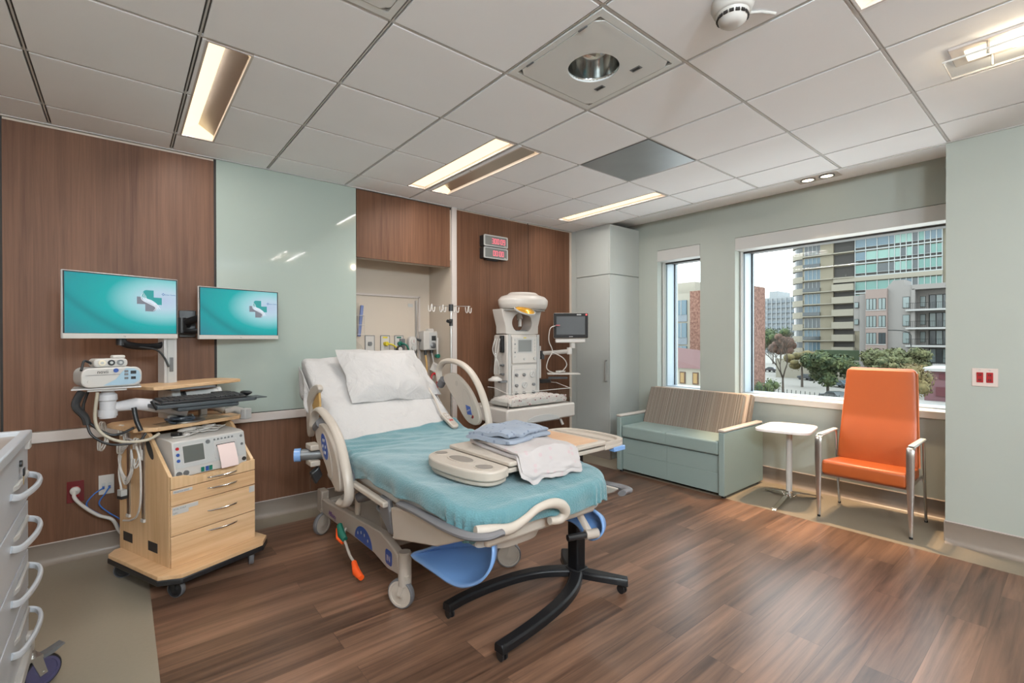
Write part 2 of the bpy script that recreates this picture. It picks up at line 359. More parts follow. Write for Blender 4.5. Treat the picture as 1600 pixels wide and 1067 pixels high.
# window wall with two openings
WT = 5.32
W1 = (2.703,3.24); W2 = (-.25,2.322); ZS = .80; ZH = 2.43
ww = MB()
ww.b(WX,WT,W1[1],4.2,0,SZ+.1).b(WX,WT,W2[1],W1[0],0,SZ+.1).b(WX,WT,YB,W2[0],0,SZ+.1)
for a in (W1,W2): ww.b(WX,WT,a[0],a[1],0,ZS-.03).b(WX,WT,a[0],a[1],ZH,SZ+.1)
wall_window = struct(ww.build('wall_window', M_aqua, smooth=False))
for k, a in enumerate((W1,W2)):
    n = f'window_{k+1}'
    f = MB()
    fx0, fx1 = 5.06, 5.27
    f.b(fx0,fx1,a[0],a[0]+.02,ZS,ZH).b(fx0,fx1,a[1]-.02,a[1],ZS,ZH).b(fx0,fx1,a[0]+.02,a[1]-.02,2.32,ZH).b(fx0,fx1,a[0]+.02,a[1]-.02,ZS,ZS+.035)
    f.b(fx1-.06,fx1-.045,a[0]+.02,a[0]+.035,ZS+.03,2.33).b(fx1-.06,fx1-.045,a[1]-.035,a[1]-.02,ZS+.03,2.33)
    wo = struct(f.build(n, M_frame, bev=.002))
    MB().b(fx1-.045,fx1-.035,a[0]+.02,a[1]-.02,ZS+.03,2.33).build('pane', M_pane, wo, smooth=False)
    gk = MB()
    for yy in (a[0]+.02,a[1]-.034): gk.b(fx1-.062,fx1-.03,yy,yy+.014,ZS+.03,2.33)
    gk.b(fx1-.062,fx1-.03,a[0]+.02,a[1]-.02,2.316,2.33); gk.build('gasket', M_black, wo, smooth=False)
    MB().b(WX-.004,WX+.16,a[0]+.002,a[1]-.002,2.302,ZH-.004).build('blind_pocket', M_white, wo, bev=.002)
    MB().b(WX+.162,fx0,a[0]+.002,a[1]-.002,2.285,ZH-.004).b(fx0,fx1-.03,a[0]+.021,a[1]-.021,2.30,2.325).build('roller_blind', mat('blind_grey', rgb(70,68,66,.9), .6), wo)
    MB().b(WX-.022,fx0+.14,a[0]-.0,a[1]-.002,.768,.826).build('window_sill', M_white, wo, bev=.004)
    gd = MB()
    for yy in (a[0]+.004,a[1]-.018): gd.b(WX+.10,WX+.112,yy,yy+.014,.83,2.30).b(WX+.13,WX+.142,yy,yy+.014,.83,2.30)
    gd.build('blind_guide', M_white, wo)
b = MB(); cove(b,'y',WX,.60,4.08,-1); struct(b.build('baseboard_window', M_base)); struct(MB().b(WX-.004,WX+.01,.6,3.6,.14,.146).build('trim_3', M_rail))
# right wall / pilaster that steps forward from the window wall
rw = MB().b(GX,5.5,YB,.627,0,SZ+.05); wall_right = struct(rw.build('wall_right', M_aqua, smooth=False))
b = MB(); cove(b,'y',GX,YB,.627,-1); 
b.b(GX-.009,GX+.02,.627,.633,.01,.143).b(GX,WX,.627,.633,.01,.143)
struct(b.build('baseboard_right', M_base)); struct(MB().b(GX-.004,GX+.01,YB,.632,.1435,.149).build('trim_4', M_rail))
struct(MB().b(XL-.1,XL,YB,4.2,0,SZ+.1).build('wall_left', M_cream, smooth=False))
struct(MB().b(XL-.1,5.5,YB-.1,YB,0,SZ+.1).build('wall_back', M_cream, smooth=False))
# ceiling: tegular tiles in a slotted grid; j rows from the head wall, i columns
GXS = [-.34+.6106*(i) for i in range(-4,8)]      # lines of constant X, index i-4 -> i
GYS = [3.768,3.117,2.486,1.866,1.240,.611,-.02,-.65,-1.28,-1.91]
XE = [XL]+GXS+[GX]; YE = [HY]+GYS+[YB]
G = .011
SPECIAL = {}    # (i,j): tile left open; i = index of its low-X line, j = index of its high-Y line
def gi(i): return -.34+.6106*i
open_tiles = set()
def openxy(x0,x1,y0,y1): open_tiles.add((x0,x1,y0,y1))
FIX = [(gi(1)+.025,gi(1)+.215,GYS[2],GYS[0],'R'),(gi(4)-.19,gi(4)-.012,GYS[2],GYS[0],'B'),(gi(4)+.04,gi(4)+.225,GYS[2],GYS[0],'R'),(gi(7)-.20,gi(7)-.012,GYS[2],GYS[0],'B'),
       (gi(1)+.025,gi(1)+.215,GYS[7],GYS[5],'R'),(gi(4)-.19,gi(4)-.012,GYS[7],GYS[5],'B'),(gi(4)+.04,gi(4)+.225,GYS[7],GYS[5],'R'),(gi(-2)+.025,gi(-2)+.215,GYS[7],GYS[5],'R'),(gi(-2)+.025,gi(-2)+.215,GYS[2],GYS[0],'R'),  # unseen troffers, added out of view as fill light for the room
       ]
SQ = {(5,2):'vent',(3,3):'exam',(1,3):'exam'}
ce = MB()
def tile(x0,x1,y0,y1):
    """a tile minus the fixtures cut into it"""
    cut = [f for f in FIX if f[0] < x1 and f[1] > x0 and f[2] < y1-.02 and f[3] > y0+.02]
    segs = [(x0,x1)]
    for f in cut:
        ns = []
        for s0, s1 in segs:
            if f[0] > s0: ns.append((s0,min(s1,f[0])))
            if f[1] < s1: ns.append((max(s0,f[1]),s1))
        segs = [q for q in ns if q[1]-q[0] > .004]
    for s0, s1 in segs: ce.mat(0).b(s0,s1,y0,y1,CZ,CZ+.02)
for a in range(len(XE)-1):
    i = a-5
    for bq in range(len(YE)-1):
        j = bq-1
        if (i,j) in SQ: continue
        x0, x1 = XE[a]+G, XE[a+1]-G; y0, y1 = YE[bq+1]+G, YE[bq]-G
        if x1-x0 < .02 or y1-y0 < .02: continue
        tile(x0,x1,y0,y1)
HOLE = [(f[0],f[1],f[2]+G,f[3]-G) for f in FIX]+[(gi(i)+G,gi(i+1)-G,GYS[j+1]+G,GYS[j]-G) for i,j in SQ]
def barx(y0,y1,z0,z1):    # strips along X, interrupted by the fixtures
    segs = [(XL,GX)]
    for h in HOLE:
        if h[2] < y0 and h[3] > y1:
            ns = []
            for s0, s1 in segs:
                if h[0] > s0: ns.append((s0,min(s1,h[0])))
                if h[1] < s1: ns.append((max(s0,h[1]),s1))
            segs = [q for q in ns if q[1] > q[0]]
    for s0, s1 in segs: ce.b(s0,s1,y0,y1,z0,z1)
for x in GXS:
    ce.mat(1).b(x-.0035,x+.0035,YB,HY,CZ+.003,CZ+.02)
    for s in (-1,1): ce.mat(2).b(x+s*(G+.0035)/2-.0037,x+s*(G+.0035)/2+.0037,YB,HY,CZ+.012,CZ+.016)
for y in GYS:
    ce.mat(1); barx(y-.0035,y+.0035,CZ+.0035,CZ+.02)
    for s in (-1,1): barx(y+s*(G+.0035)/2-.0037,y+s*(G+.0035)/2+.0037,CZ+.006,CZ+.016)
ce.mat(1).b(XL,GX,HY-.016,HY+.012,CZ-.004,CZ+.012).b(GX-.012,GX+.012,.627,HY,CZ-.006,SZ+.02).b(GX-.014,GX+.01,YB,.627,CZ-.004,CZ+.012)
ce.mat(0).b(GX+.012,WX+.5,.62,4.2,SZ,SZ+.02)
ce.mat(0).b(XL,GX+.02,YB,HY+.05,SZ+.1,SZ+.13)
struct(ce.build('ceiling', [M_ceil, M_grid, M_gridd], smooth=False))
# troffers
M_refl = mat('trough_reflector', (.42,.40,.37,1), .32, .85)
def troffer(x0, x1, y0, y1, kind, label, lamp=True):
    y0 += G; y1 -= G; t = thing('ceiling_light', label, 'ceiling light', ((x0+x1)/2,(y0+y1)/2,CZ), group=None)
    e = .010; D = .085
    fr = MB().b(x0,x1,y0,y0+e,CZ-.002,CZ+D).b(x0,x1,y1-e,y1,CZ-.002,CZ+D).b(x0,x0+e,y0+e,y1-e,CZ-.002,CZ+D).b(x1-e,x1,y0+e,y1-e,CZ-.002,CZ+D).b(x0,x1,y0,y1,CZ+D,CZ+D+.004)
    fr.build('frame', M_rail, t, world=True, smooth=False)
    a0, a1 = x0+e, x1-e; xm = a0+(a1-a0)*.5
    # lens on the left slope, metal reflector on the right slope (or lens over the full width)
    if kind == 'B':
        MB().b(a0,a1,y0+e,y1-e,CZ+.022,CZ+.028).build('lens', M_lens, t, world=True, smooth=False)
    else:
        MB().prism([(a0,CZ+.02),(xm,CZ+.075),(xm,CZ+.08),(a0,CZ+.025)],'y',y0+e+.05,y1-e-.05).build('lens', M_lens, t, world=True, smooth=False)
        MB().prism([(xm,CZ+.075),(a1,CZ+.02),(a1,CZ+.025),(xm,CZ+.08)],'y',y0+e+.05,y1-e-.05).build('reflector', M_refl, t, world=True, smooth=False)
        for s, ya, yb in ((1,y0+e,y0+e+.05),(-1,y1-e,y1-e-.05)):
            MB().add([(a0,ya,CZ+.004),(a1,ya,CZ+.004),(xm,yb,CZ+.076),(a0,yb,CZ+.022),(a1,yb,CZ+.022)],[(0,3,2),(0,1,2),(1,4,2)]).build('end_plate', M_lens, t, world=True, smooth=False)
    if lamp:
        L = bpy.data.lights.new('troffer_lamp','AREA'); L.shape = 'RECTANGLE'; L.size = .03; L.size_y = (y1-y0)*.9; L.energy = FIXTURE_W; L.color = (1,.965,.93)
        lo = bpy.data.objects.new('lamp', L); COL.objects.link(lo); lo.parent = t; lo.location = (-(x1-x0)/2+.03,0,.019 if kind == 'B' else .016)
    return t
LB = ['long recessed ceiling light with bright trough nearest the left walnut panel','glowing trough light, left one of the side-by-side ceiling pair','metallic trough light, right one of the side-by-side ceiling pair','slim glowing ceiling light near the tall wardrobe',
      'unseen fill troffer added over the foreground','unseen fill troffer added over the room entrance, glowing half','unseen fill troffer added over the room entrance, metallic half','unseen fill troffer added above the drawer trolley end','unseen fill troffer added far left of the bed wall']
for f, l in zip(FIX, LB): troffer(*f, l)
# metal vent tile
def tl(i,j): return gi(i)+G, gi(i+1)-G, GYS[j+1]+G, GYS[j]-G
x0,x1,y0,y1 = tl(5,2)
v = thing('ceiling_vent','flat brushed metal air diffuser tile flush with ceiling','air vent',((x0+x1)/2,(y0+y1)/2,CZ))
MB().b(x0,x1,y0,y1,CZ,CZ+.02).build('face', mat('vent_metal', rgb(150,152,154,1.0), .38, .7, var=.12, vscale=5), v, world=True, smooth=False)
MB().b(x0-.004,x1+.004,y0-.004,y1+.004,CZ+.004,CZ+.012).build('frame', M_gridd, v, world=True, smooth=False)
# examination light panels
M_exam = mat('exam_panel_paint', rgb(205,207,206,K*1.1), .4)
M_bowl = mat('exam_reflector', (.5,.52,.52,1), .12, .95)
def exam(i, j, label):
    x0,x1,y0,y1 = tl(i,j); cx, cy = (x0+x1)/2,(y0+y1)/2
    t = thing('exam_light', label, 'ceiling light', (cx,cy,CZ))
    R = .125; n = 48
    sq = []; ci = []
    for k in range(n):
        a = 2*pi*(k+.5)/n; c_, s_ = cos(a), sin(a); m = max(abs(c_),abs(s_)); h = .262
        sq.append((cx+c_/m*h, cy+s_/m*h)); ci.append((cx+R*c_, cy+R*s_))
    MB().ring(sq, ci, 'z', CZ-.002, CZ+.014).build('door', M_exam, t, world=True, smooth=False)
    o = [(x0,y0),(x1,y0),(x1,y1),(x0,y1)]; q = [(cx-.266,cy-.266),(cx+.266,cy-.266),(cx+.266,cy+.266),(cx-.266,cy+.266)]
    MB().ring(o, q, 'z', CZ-.001, CZ+.014).build('frame', M_exam, t, world=True, smooth=False)
    MB().b(x0,x1,y0,y1,CZ+.17,CZ+.18).build('housing', M_gridd, t, world=True, smooth=False)
    bw = MB(); pr = [(R+.002,0.0),(R-.004,.05),(R*.82,.11),(R*.45,.15),(.002,.165)]
    vs = []
    bw.grid(lambda u,v: (cx+_ip(pr,u)[0]*cos(2*pi*v), cy+_ip(pr,u)[0]*sin(2*pi*v), CZ+_ip(pr,u)[1]), 12, 40, cv=True)
    bw.build('reflector_bowl', M_bowl, t, world=True, solid=.002)
    lp = MB().prism([(cx-.02,cy+.045),(cx+.05,cy+.03),(cx+.005,cy-.025)],'z',CZ+.085,CZ+.105).cyl((cx+.01,cy+.02,CZ+.10),(cx+.01,cy+.02,CZ+.16),.008)
    lp.build('lamp_head', M_white, t, world=True, bev=.003)
    for sx, sy in ((.165,.1),(.165,-.13)): 
        l_ = MB().b(cx+sx-.014,cx+sx+.014,cy+sy-.028,cy+sy+.028,CZ-.004,CZ).build('latch', M_steel, t, world=True)
        MB().b(cx+sx-.006,cx+sx+.006,cy+sy-.02,cy+sy+.02,CZ-.0055,CZ-.003).build('slot', M_dark, l_, world=True)
    for sy in (.17,-.17): MB().b(cx-.27,cx-.262,cy+sy-.025,cy+sy+.025,CZ-.007,CZ-.001).build('hinge', M_steel, t, world=True, bev=.002)
def _ip(pr,u):
    x = u*(len(pr)-1); i = min(int(x),len(pr)-2); f = x-i
    return (pr[i][0]*(1-f)+pr[i+1][0]*f, pr[i][1]*(1-f)+pr[i+1][1]*f)
exam(3,3,'square ceiling exam light panel with round mirrored bowl, wholly in view'); exam(1,3,'square ceiling exam light panel cut off by the top frame edge')
# smoke detector
s = thing('smoke_detector','round white smoke detector on the ceiling','smoke detector',(1.87,.90,CZ))
MB().lathe([(.055,0),(.078,-.002),(.08,-.022),(.07,-.045),(.062,-.05)],(0,0,0)).build('base', M_offw, s)
MB().lathe([(.062,-.048),(.058,-.056),(.05,-.082),(.034,-.094),(.02,-.097)],(0,0,0)).build('sensing_dome', M_offw, s)
for k in range(16):
    a = 2*pi*k/16; MB().box((.0555*cos(a),.0555*sin(a),-.066),(.006,.016,.012),rz=a,ry=radians(-18)).build('slot', M_dark, s)
MB().tube([(.08,0,-.012),(.14,-.05,-.006),(.2,-.08,-.003)],.006).build('conduit', M_offw, s)
# surface wall-wash light with clear plate near the right wall
u = thing('ceiling_downlight','bright rectangular ceiling light with clear glass plate near right wall','ceiling light',(3.05,.20,CZ))
MB().b(-.10,.10,-.22,.22,-.012,.01).build('housing', M_rail, u, bev=.003)
MB().b(-.055,.055,-.17,.17,-.020,-.011).build('lens', glow('wash_lens', (1,.82,.55,1), 2.2), u)
gpl = MB().b(-.105,.105,-.235,.235,-.060,-.054).build('glass_plate', M_clear, u, bev=.001)
MB().ring([(-.107,-.237),(.107,-.237),(.107,.237),(-.107,.237)],[(-.104,-.234),(.104,-.234),(.104,.234),(-.104,.234)],'z',-.061,-.053).build('plate_edge_glint', M_offw, gpl)  # off-white ring stands in for light caught in the glass edge
for sx in (-.075,.075):
    for sy in (-.09,.09): MB().cyl((sx,sy,-.066),(sx,sy,-.012),.006,n=10).build('standoff', M_chrome, u)
L = bpy.data.lights.new('wash_lamp','POINT'); L.energy = 14; L.color = (1,.8,.55); L.shadow_soft_size = .04
lo = bpy.data.objects.new('lamp', L); COL.objects.link(lo); lo.parent = u; lo.location = (0,0,-.10)
L.energy = 2.2
# unseen dome lights added behind the camera to fill ceiling and walls
for k,(x,y,l) in enumerate(((-.7,-1.7,'unseen opal fill dome added in the left entrance corner'),(.75,-1.98,'unseen opal fill dome added by the entrance wall'),(.2,-.95,'unseen opal fill dome added just behind the viewpoint'))):
    t = thing('fill_dome', l, 'ceiling light', (x,y,CZ))
    MB().lathe([(.20,0),(.205,-.02),(.19,-.03)],(0,0,0)).build('base', M_white, t)
    MB().lathe([(.19,-.03),(.17,-.06),(.11,-.085),(.01,-.095)],(0,0,0)).build('diffuser', M_lensw, t)
    L = bpy.data.lights.new('fill_dome_lamp','POINT'); L.energy = FILL_DOME_W; L.color = (.78,.91,1); L.shadow_soft_size = .12
    lo = bpy.data.objects.new('lamp', L); COL.objects.link(lo); lo.parent = t; lo.location = (0,0,-.26)
# twin spot in the soffit
t = thing('twin_spotlight','small twin recessed spotlight in soffit above the large window','ceiling light',(4.65,1.50,SZ))
MB().b(-.085,.085,-.16,.16,-.004,.004).build('plate', M_rail, t, bev=.001)
for sy in (-.072,.072):
    MB().lathe([(.056,-.004),(.058,-.010),(.047,-.010),(.045,-.003)],(0,sy,0)).build('bezel', M_steel, t)
    MB().lathe([(.044,-.003),(.044,-.006),(.01,-.007)],(0,sy,0)).build('bulb', M_lensw, t)
    L = bpy.data.lights.new('spot_lamp','SPOT'); L.energy = 150; L.color = (1,.70,.42); L.spot_size = radians(52); L.spot_blend = .5; L.shadow_soft_size = .03
    lo = bpy.data.objects.new('lamp', L); COL.objects.link(lo); lo.parent = t; lo.location = (0,sy,-.02)
# ------------------------------------------------------------------ tall wardrobe in the far corner
t = thing('wardrobe','tall pale aqua wardrobe cabinet in the corner beside the narrow window','cabinet',(4.6,3.8,0))
X0 = 4.33; Y0 = 3.497
MB().b(X0+.02,WX-.001,Y0+.018,HY+.01,.10,2.715).b(X0+.05,WX-.001,Y0+.03,HY+.01,.0,.10).b(X0+.004,X0+.02,4.02,HY+.01,.12,2.715).build('body', M_cab, t, world=True, smooth=False)
MB().b(X0,X0+.018,Y0+.02,4.015,.13,2.138).build('door', M_cab, t, world=True, bev=.0015)
d = MB().b(X0,X0+.018,Y0+.02,4.015,2.146,2.712).build('upper_panel', M_cab, t, world=True, bev=.0015)
MB().b(X0,WX-.002,Y0,Y0+.018,.13,2.138).build('side_panel', M_cab, t, world=True, bev=.0015)
MB().b(X0,WX-.002,Y0,Y0+.018,2.146,2.712).build('side_panel', M_cab, t, world=True, bev=.0015)
MB().tube([(X0-.0,3.547,1.145),(X0-.03,3.547,1.145),(X0-.03,3.547,.905),(X0-.0,3.547,.905)],.0055,n=8).build('handle', M_alu, t, world=True)
MB().b(X0+.012,X0+.05,Y0+.012,4.05,0,.11).build('plinth', M_base, t, world=True)
# ------------------------------------------------------------------ sleeper sofa
t = thing('sofa','sage green vinyl two-seat sofa with striped back cushion under the windows','sofa',(4.42,2.6,0))
XF, XB, YL, YR = 4.03, 4.80, 3.17, 2.01
AW = .055
for ys, nm in ((YL,1),(YR,-1)):
    y0, y1 = (ys-AW, ys) if nm == 1 else (ys, ys+AW)
    MB().prism([(XF,.02),(XB,.02),(XB,.575),(XF,.575)],'y',y0,y1).build('arm', M_sofa, t, world=True, bev=.008)
    MB().b(XF-.004,XB-.02,y0-.004,y1+.004,.577,.600).build('arm_cap', mat('arm_cap_solid_surface', rgb(188,180,172,K*.95), .3), t, world=True, bev=.008)
MB().b(XF+.03,XB-.05,YR+AW+.004,YL-AW-.004,.03,.204).b(XF+.032,XB-.05,YR+AW+.004,YL-AW-.004,.2,.21).b(XF+.03,XB-.05,YR+AW+.004,YL-AW-.004,.206,.36).build('drawer_front', M_sofa, t, world=True, bev=.003)
st = MB().b(XF+.028,XF+.031,2.588,2.591,.06,.35).build('seam', M_sofa, t, world=True)
def cush(mb, x0,x1,y0,y1,z0,z1,puff=.012,nu=26,nv=20):
    def fn(u,v):
        a = 2*pi*v; e = .22
        sc, ss = abs(cos(a))**e*(1 if cos(a)>=0 else -1), abs(sin(a))**e*(1 if sin(a)>=0 else -1)
        tt = u*2-1; q = (1-abs(tt)**14)**.5 if abs(tt)<1 else 0
        q = max(q,.0)
        x = (x0+x1)/2+(x1-x0)/2*sc*(.9+.1*q) if q > 0 else (x0+x1)/2+(x1-x0)/2*sc*.88
        z = (z0+z1)/2+((z1-z0)/2+puff*(1-tt*tt)*(1-sc*sc*.8))*ss*(.85+.15*q)
        return (x, (y0+y1)/2+(y1-y0)/2*tt, z)
    return mb.grid(fn,nu,nv*2,cv=True,caps=True)
sc = MB().b(XF+.004,XB-.12,YR+AW+.004,YL-AW-.004,.368,.492).build('seat_cushion', M_sofa, t, world=True, bev=.018, seg=4)
MB().b(XF+.002,XB-.2,2.588,2.591,.38,.4932).build('seam', M_sofa, sc, world=True)
MB().b(XF+.05,XB-.04,YR+AW+.02,YL-AW-.02,.35,.37).build('seat_gap', M_dark, t, world=True)
# back: striped front cushion, two more layers behind it
def slab(y0,y1,xb,zb,h,th,lean,m,name,bev=.012,parent=None):
    M = Matrix.Translation((xb,0,zb)) @ Matrix.Rotation(lean,4,'Y')
    MB().xf(M).b(0,th,y0,y1,0,h).build(name, m, parent, world=True, bev=bev, seg=3)
slab(2.09,3.11,4.40,.478,.42,.075,radians(22),M_stripe,'striped_back_cushion',parent=t)
slab(2.08,3.12,4.49,.455,.44,.05,radians(21),mat('piping_tan', rgb(176,158,142,K*.9), .6),'middle_back_pad',parent=t)
slab(2.07,3.12,4.56,.42,.46,.07,radians(19),M_stripe,'rear_back_pad',parent=t)
for x in (XF+.05,XB-.08):
    for y in (YL-.03,YR+.03): MB().cyl((x,y,0),(x,y,.03),.02).build('foot', M_black, t, world=True)
# ------------------------------------------------------------------ side table
t = thing('side_table','small white side table with rounded square top and chrome feet','side table',(4.47,1.655,0))
top = []
cor = [(-.29,.19),(.205,.225),(.29,-.14),(-.19,-.22)]
for k in range(4):
    p = Vector(cor[k]); a = Vector(cor[k-1]); b_ = Vector(cor[(k+1)%4]); r = .11
    da = (a-p).normalized()*r; db = (b_-p).normalized()*r
    for j in range(8):
        q = j/7; top.append(tuple((p+da)*(1-q)**2+p*2*q*(1-q)+(p+db)*q*q))
MB().prism(top,'z',.602,.626).build('table_top', mat('white_laminate', rgb(232,228,226,K), .3), t, bev=.005, seg=3)
MB().cyl((0,0,.045),(0,0,.60),.024).build('post', M_offw, t)
MB().cyl((0,0,.586),(0,0,.603),.07,.09).build('mount_plate', M_offw, t)
MB().lathe([(.034,.02),(.034,.05),(.026,.06),(.026,.075)],(0,0,0)).build('hub', M_chrome, t)
for a,ln in ((185,.40),(-36,.30),(66,.26)):
    a = radians(a); dx, dy = cos(a), sin(a)
    M = Matrix.Rotation(a,4,'Z')
    MB().xf(M).prism([(.02,.022),(.06,.05),(.10,.05),(ln-.01,.020),(ln,.0),(ln-.03,.0),(ln-.05,.012),(.05,.022)],'y',-.017,.017).build('leg', M_chrome, t, bev=.003)
# ------------------------------------------------------------------ orange armchair
t = thing('armchair','tall-backed orange vinyl armchair with brushed metal frame by big window','armchair',(4.45,1.07,0))
yl, yr = 1.345, .79
def seatfn(mb):
    x0,x1,y0,y1 = 4.205,4.62,yr+.02,yl-.02
    return mb.prism([(x0,.355),(x0-.004,.40),(x0,.438),(x0+.02,.452),(x1,.415),(x1,.33),(x0+.03,.335)],'y',y0,y1)
seatfn(MB()).build('seat', M_orange, t, world=True, bev=.014, seg=4)
# back: tapered, gently curved upholstered slab
def backfn(u, v):
    h = u; z = .40+.755*h; lean = 4.60+.115*h+.018*sin(pi*min(h*2.1,1))*-1+.01*sin(pi*h)
    wd = (.262-.035*h)
    tt = v; a = 2*pi*tt; e = .30
    cx, cy = abs(cos(a))**e*(1 if cos(a)>=0 else -1), abs(sin(a))**e*(1 if sin(a)>=0 else -1)
    k = 1.0
    if h > .93: k = sqrt(max(0,1-((h-.93)/.0705)**2))*.14+.86
    if h < .03: k = .97
    th = .032 if h < .97 else .032*sqrt(max(.05,1-((h-.97)/.0305)**2))
    return (lean+th*cx, (yl+yr)/2+wd*k*cy, z)
MB().grid(backfn,40,40,cv=True,caps=True).build('backrest', M_orange, t, world=True)
MB().tube([(4.60+.115*h-.005*0+.0, (yl+yr)/2+s*(.262-.035*h)*1.0, .42+.70*h) for s in (1,) for h in [i/12 for i in range(13)]],.005).build('piping', mat('orange_piping', rgb(226,130,80,1.2), .4), t, world=True)
MB().tube([(4.60+.115*h, (yl+yr)/2-(.262-.035*h), .42+.70*h) for h in [i/12 for i in range(13)]],.005).build('piping', MATS['orange_piping'], t, world=True)
for y, s in ((yl,1),(yr,-1)):
    yy = y+s*.004
    # one bent metal bar: front leg, armrest
    pts = spl([(4.225,yy,.012),(4.212,yy,.25),(4.205,yy,.50),(4.207,yy,.605),(4.235,yy,.632),(4.30,yy,.636),(4.50,yy,.640),(4.60,yy,.642)],8)
    MB().tube(pts,[.012+.012*min(1,i/14) for i in range(len(pts))],n=10,r2=.0065,up=(1,0,0)).build('front_leg', M_alu, t, world=True)
    MB().tube(spl([(4.59,yy,.638),(4.62,yy,.60),(4.65,yy,.30),(4.705,yy,.012)],8),.013,n=10,r2=.009,up=(0,1,0)).build('rear_leg', M_alu, t, world=True)
    MB().b(4.225,4.60,yy-.018,yy+.018,.640,.650).build('armrest_pad', mat('armrest_pad', rgb(190,196,190,1.3), .3), t, world=True, bev=.006)
    MB().cyl((4.225,yy,0),(4.225,yy,.014),.011).build('glide', M_black, t, world=True)
    MB().cyl((4.705,yy,0),(4.705,yy,.014),.011).build('glide', M_black, t, world=True)
    MB().b(4.22,4.66,yy-s*.02-.006,yy-s*.02+.006,.335,.36).build('side_rail', M_alu, t, world=True)
for x in (4.24,4.60): MB().b(x,x+.015,yr,yl,.325,.345).build('cross_rail', M_alu, t, world=True)
# ------------------------------------------------------------------ wall plates
def plate(name, label, cat, loc, size, m, face='-y', n=1):
    rz = {'-y':0,'-x':radians(-90)}[face]
    t = thing(name, label, cat, loc, rz); w_, h_ = size
    MB().b(-w_/2,w_/2,-.006,0,-h_/2,h_/2).build('cover_plate', m, t, bev=.002)
    return t
t = plate('wall_outlet','ivory double plate with two red sockets on the right wall','socket',(GX,.435,1.137),(.122,.118),mat('ivory_plate', rgb(206,190,182,K), .4),'-x')
for s in (-1,1):
    o = MB().b(s*.023-.016,s*.023+.016,-.011,-.005,-.033,.033).build('receptacle', M_red, t, bev=.002)
    MB().b(s*.023-.006,s*.023-.002,-.0125,-.010,.01,.022).b(s*.023+.002,s*.023+.006,-.0125,-.010,.01,.022).b(s*.023-.006,s*.023-.002,-.0125,-.010,-.022,-.01).b(s*.023+.002,s*.023+.006,-.0125,-.010,-.022,-.01).build('slot', M_dark, o)
    MB().cyl((s*.023,-.006,.048),(s*.023,-.008,.048),.004).build('screw', M_alu, t)
t = plate('wall_outlet','dark red socket with round white plug on walnut panel beside the wooden cart','socket',(-.232,HY-.0,.428),(.082,.135),mat('dark_red_plate', rgb(95,14,20,1.1), .35))
MB().b(-.018,.018,-.012,-.005,-.034,.034).build('receptacle', M_red, t, bev=.002)
c = thing('power_cord','thick white power cord running from red socket to wooden cart','cord',(-.232,HY-.03,.44))
MB().lathe([(.022,-.018),(.026,0),(.024,.014),(.014,.02)],(0,-.0,0),(0,-1,0)).build('plug', M_offw, c)
MB().tube(spl([(0,-.02,0),(.0,-.055,-.03),(.04,-.06,-.09),(.11,-.07,-.16),(.18,-.09,-.20),(.215,-.10,-.28),(.26,-.14,-.32)],8),.010).build('cable', M_offw, c)
t = plate('data_outlet','white network plate with two blue patch cables','data socket',(-.082,HY,.445),(.078,.125),M_offw)
MB().b(-.024,-.006,-.010,-.005,-.012,.012).b(.006,.024,-.010,-.005,-.012,.012).build('jack', M_wgrey, t)
for k,s in enumerate((-1,1)):
    c = thing('network_cable',('left','right')[k]+' blue network cable plugged in the white network plate','cable',(-.082+s*.015,HY-.012,.43))
    MB().b(-.006,.006,-.018,0,-.008,.008).build('plug', M_dblue, c, bev=.001)
    q = -.03 if s < 0 else .0
    MB().tube(spl([(0,-.015,0),(q-.02,-.04,-.03),(q-.05,-.045,-.09),(q*.5,-.05,-.16),(.06,-.06,-.22),(.09,-.07,-.30)],8),.004,n=8).build('cable', mat('blue_cable', rgb(40,95,165,1.1), .4), c)
# ------------------------------------------------------------------ clocks
M_clk = mat('clock_face', rgb(118,120,118,.9), .25); M_led = glow('led_digits', (1,.16,.22,1), .9)
SEG = {'0':'abcdef','1':'bc','2':'abged','3':'abgcd','4':'fgbc','5':'afgcd','6':'afgedc','7':'abc','8':'abcdefg','9':'abcdfg'}
def seven(mb, x, z, h, ch, y):
    w_ = h*.5; tk = h*.11
    B = {'a':(0,w_,h-tk,h),'g':(0,w_,h/2-tk/2,h/2+tk/2),'d':(0,w_,0,tk),'f':(0,tk,h/2,h),'b':(w_-tk,w_,h/2,h),'e':(0,tk,0,h/2),'c':(w_-tk,w_,0,h/2)}
    for s in SEG[ch]: a = B[s]; mb.b(x+a[0],x+a[1],y-.001,y,z+a[2],z+a[3])
for k,(zc,dg,lb) in enumerate(((2.428,'300:09','upper grey digital wall clock with red digits'),(2.300,'00:00','lower grey digital wall clock with red digits'))):
    t = thing('digital_clock', lb, 'clock', (3.075,HY,zc-.055))
    MB().b(-.155,.155,-.085,0,0,.115).build('case', M_black, t, bev=.006)
    MB().ring(rrect(-.158,.158,-.001,.117,.012),rrect(-.146,.146,.009,.107,.008),'y',-.090,-.078).build('bezel', M_wgrey, t)
    f = MB().b(-.148,.148,-.087,-.084,.008,.108).build('face', M_clk, t)
    m = MB(); x = -.055 if k == 0 else -.04
    for ch in dg:
        if ch == ':':
            m.b(x,x+.005,-.0885,-.087,.040,.045).b(x,x+.005,-.0885,-.087,.068,.073); x += .012
        else: seven(m, x, .03, .055, ch, -.0875); x += .0345
    m.build('digits', M_led, t)
    MB().b(.105,.138,-.0882,-.087,.014,.019).build('maker_plate', M_offw, t)
    MB().b(-.10,.06,-.05,0,-.012,0).build('mount', M_black, t)
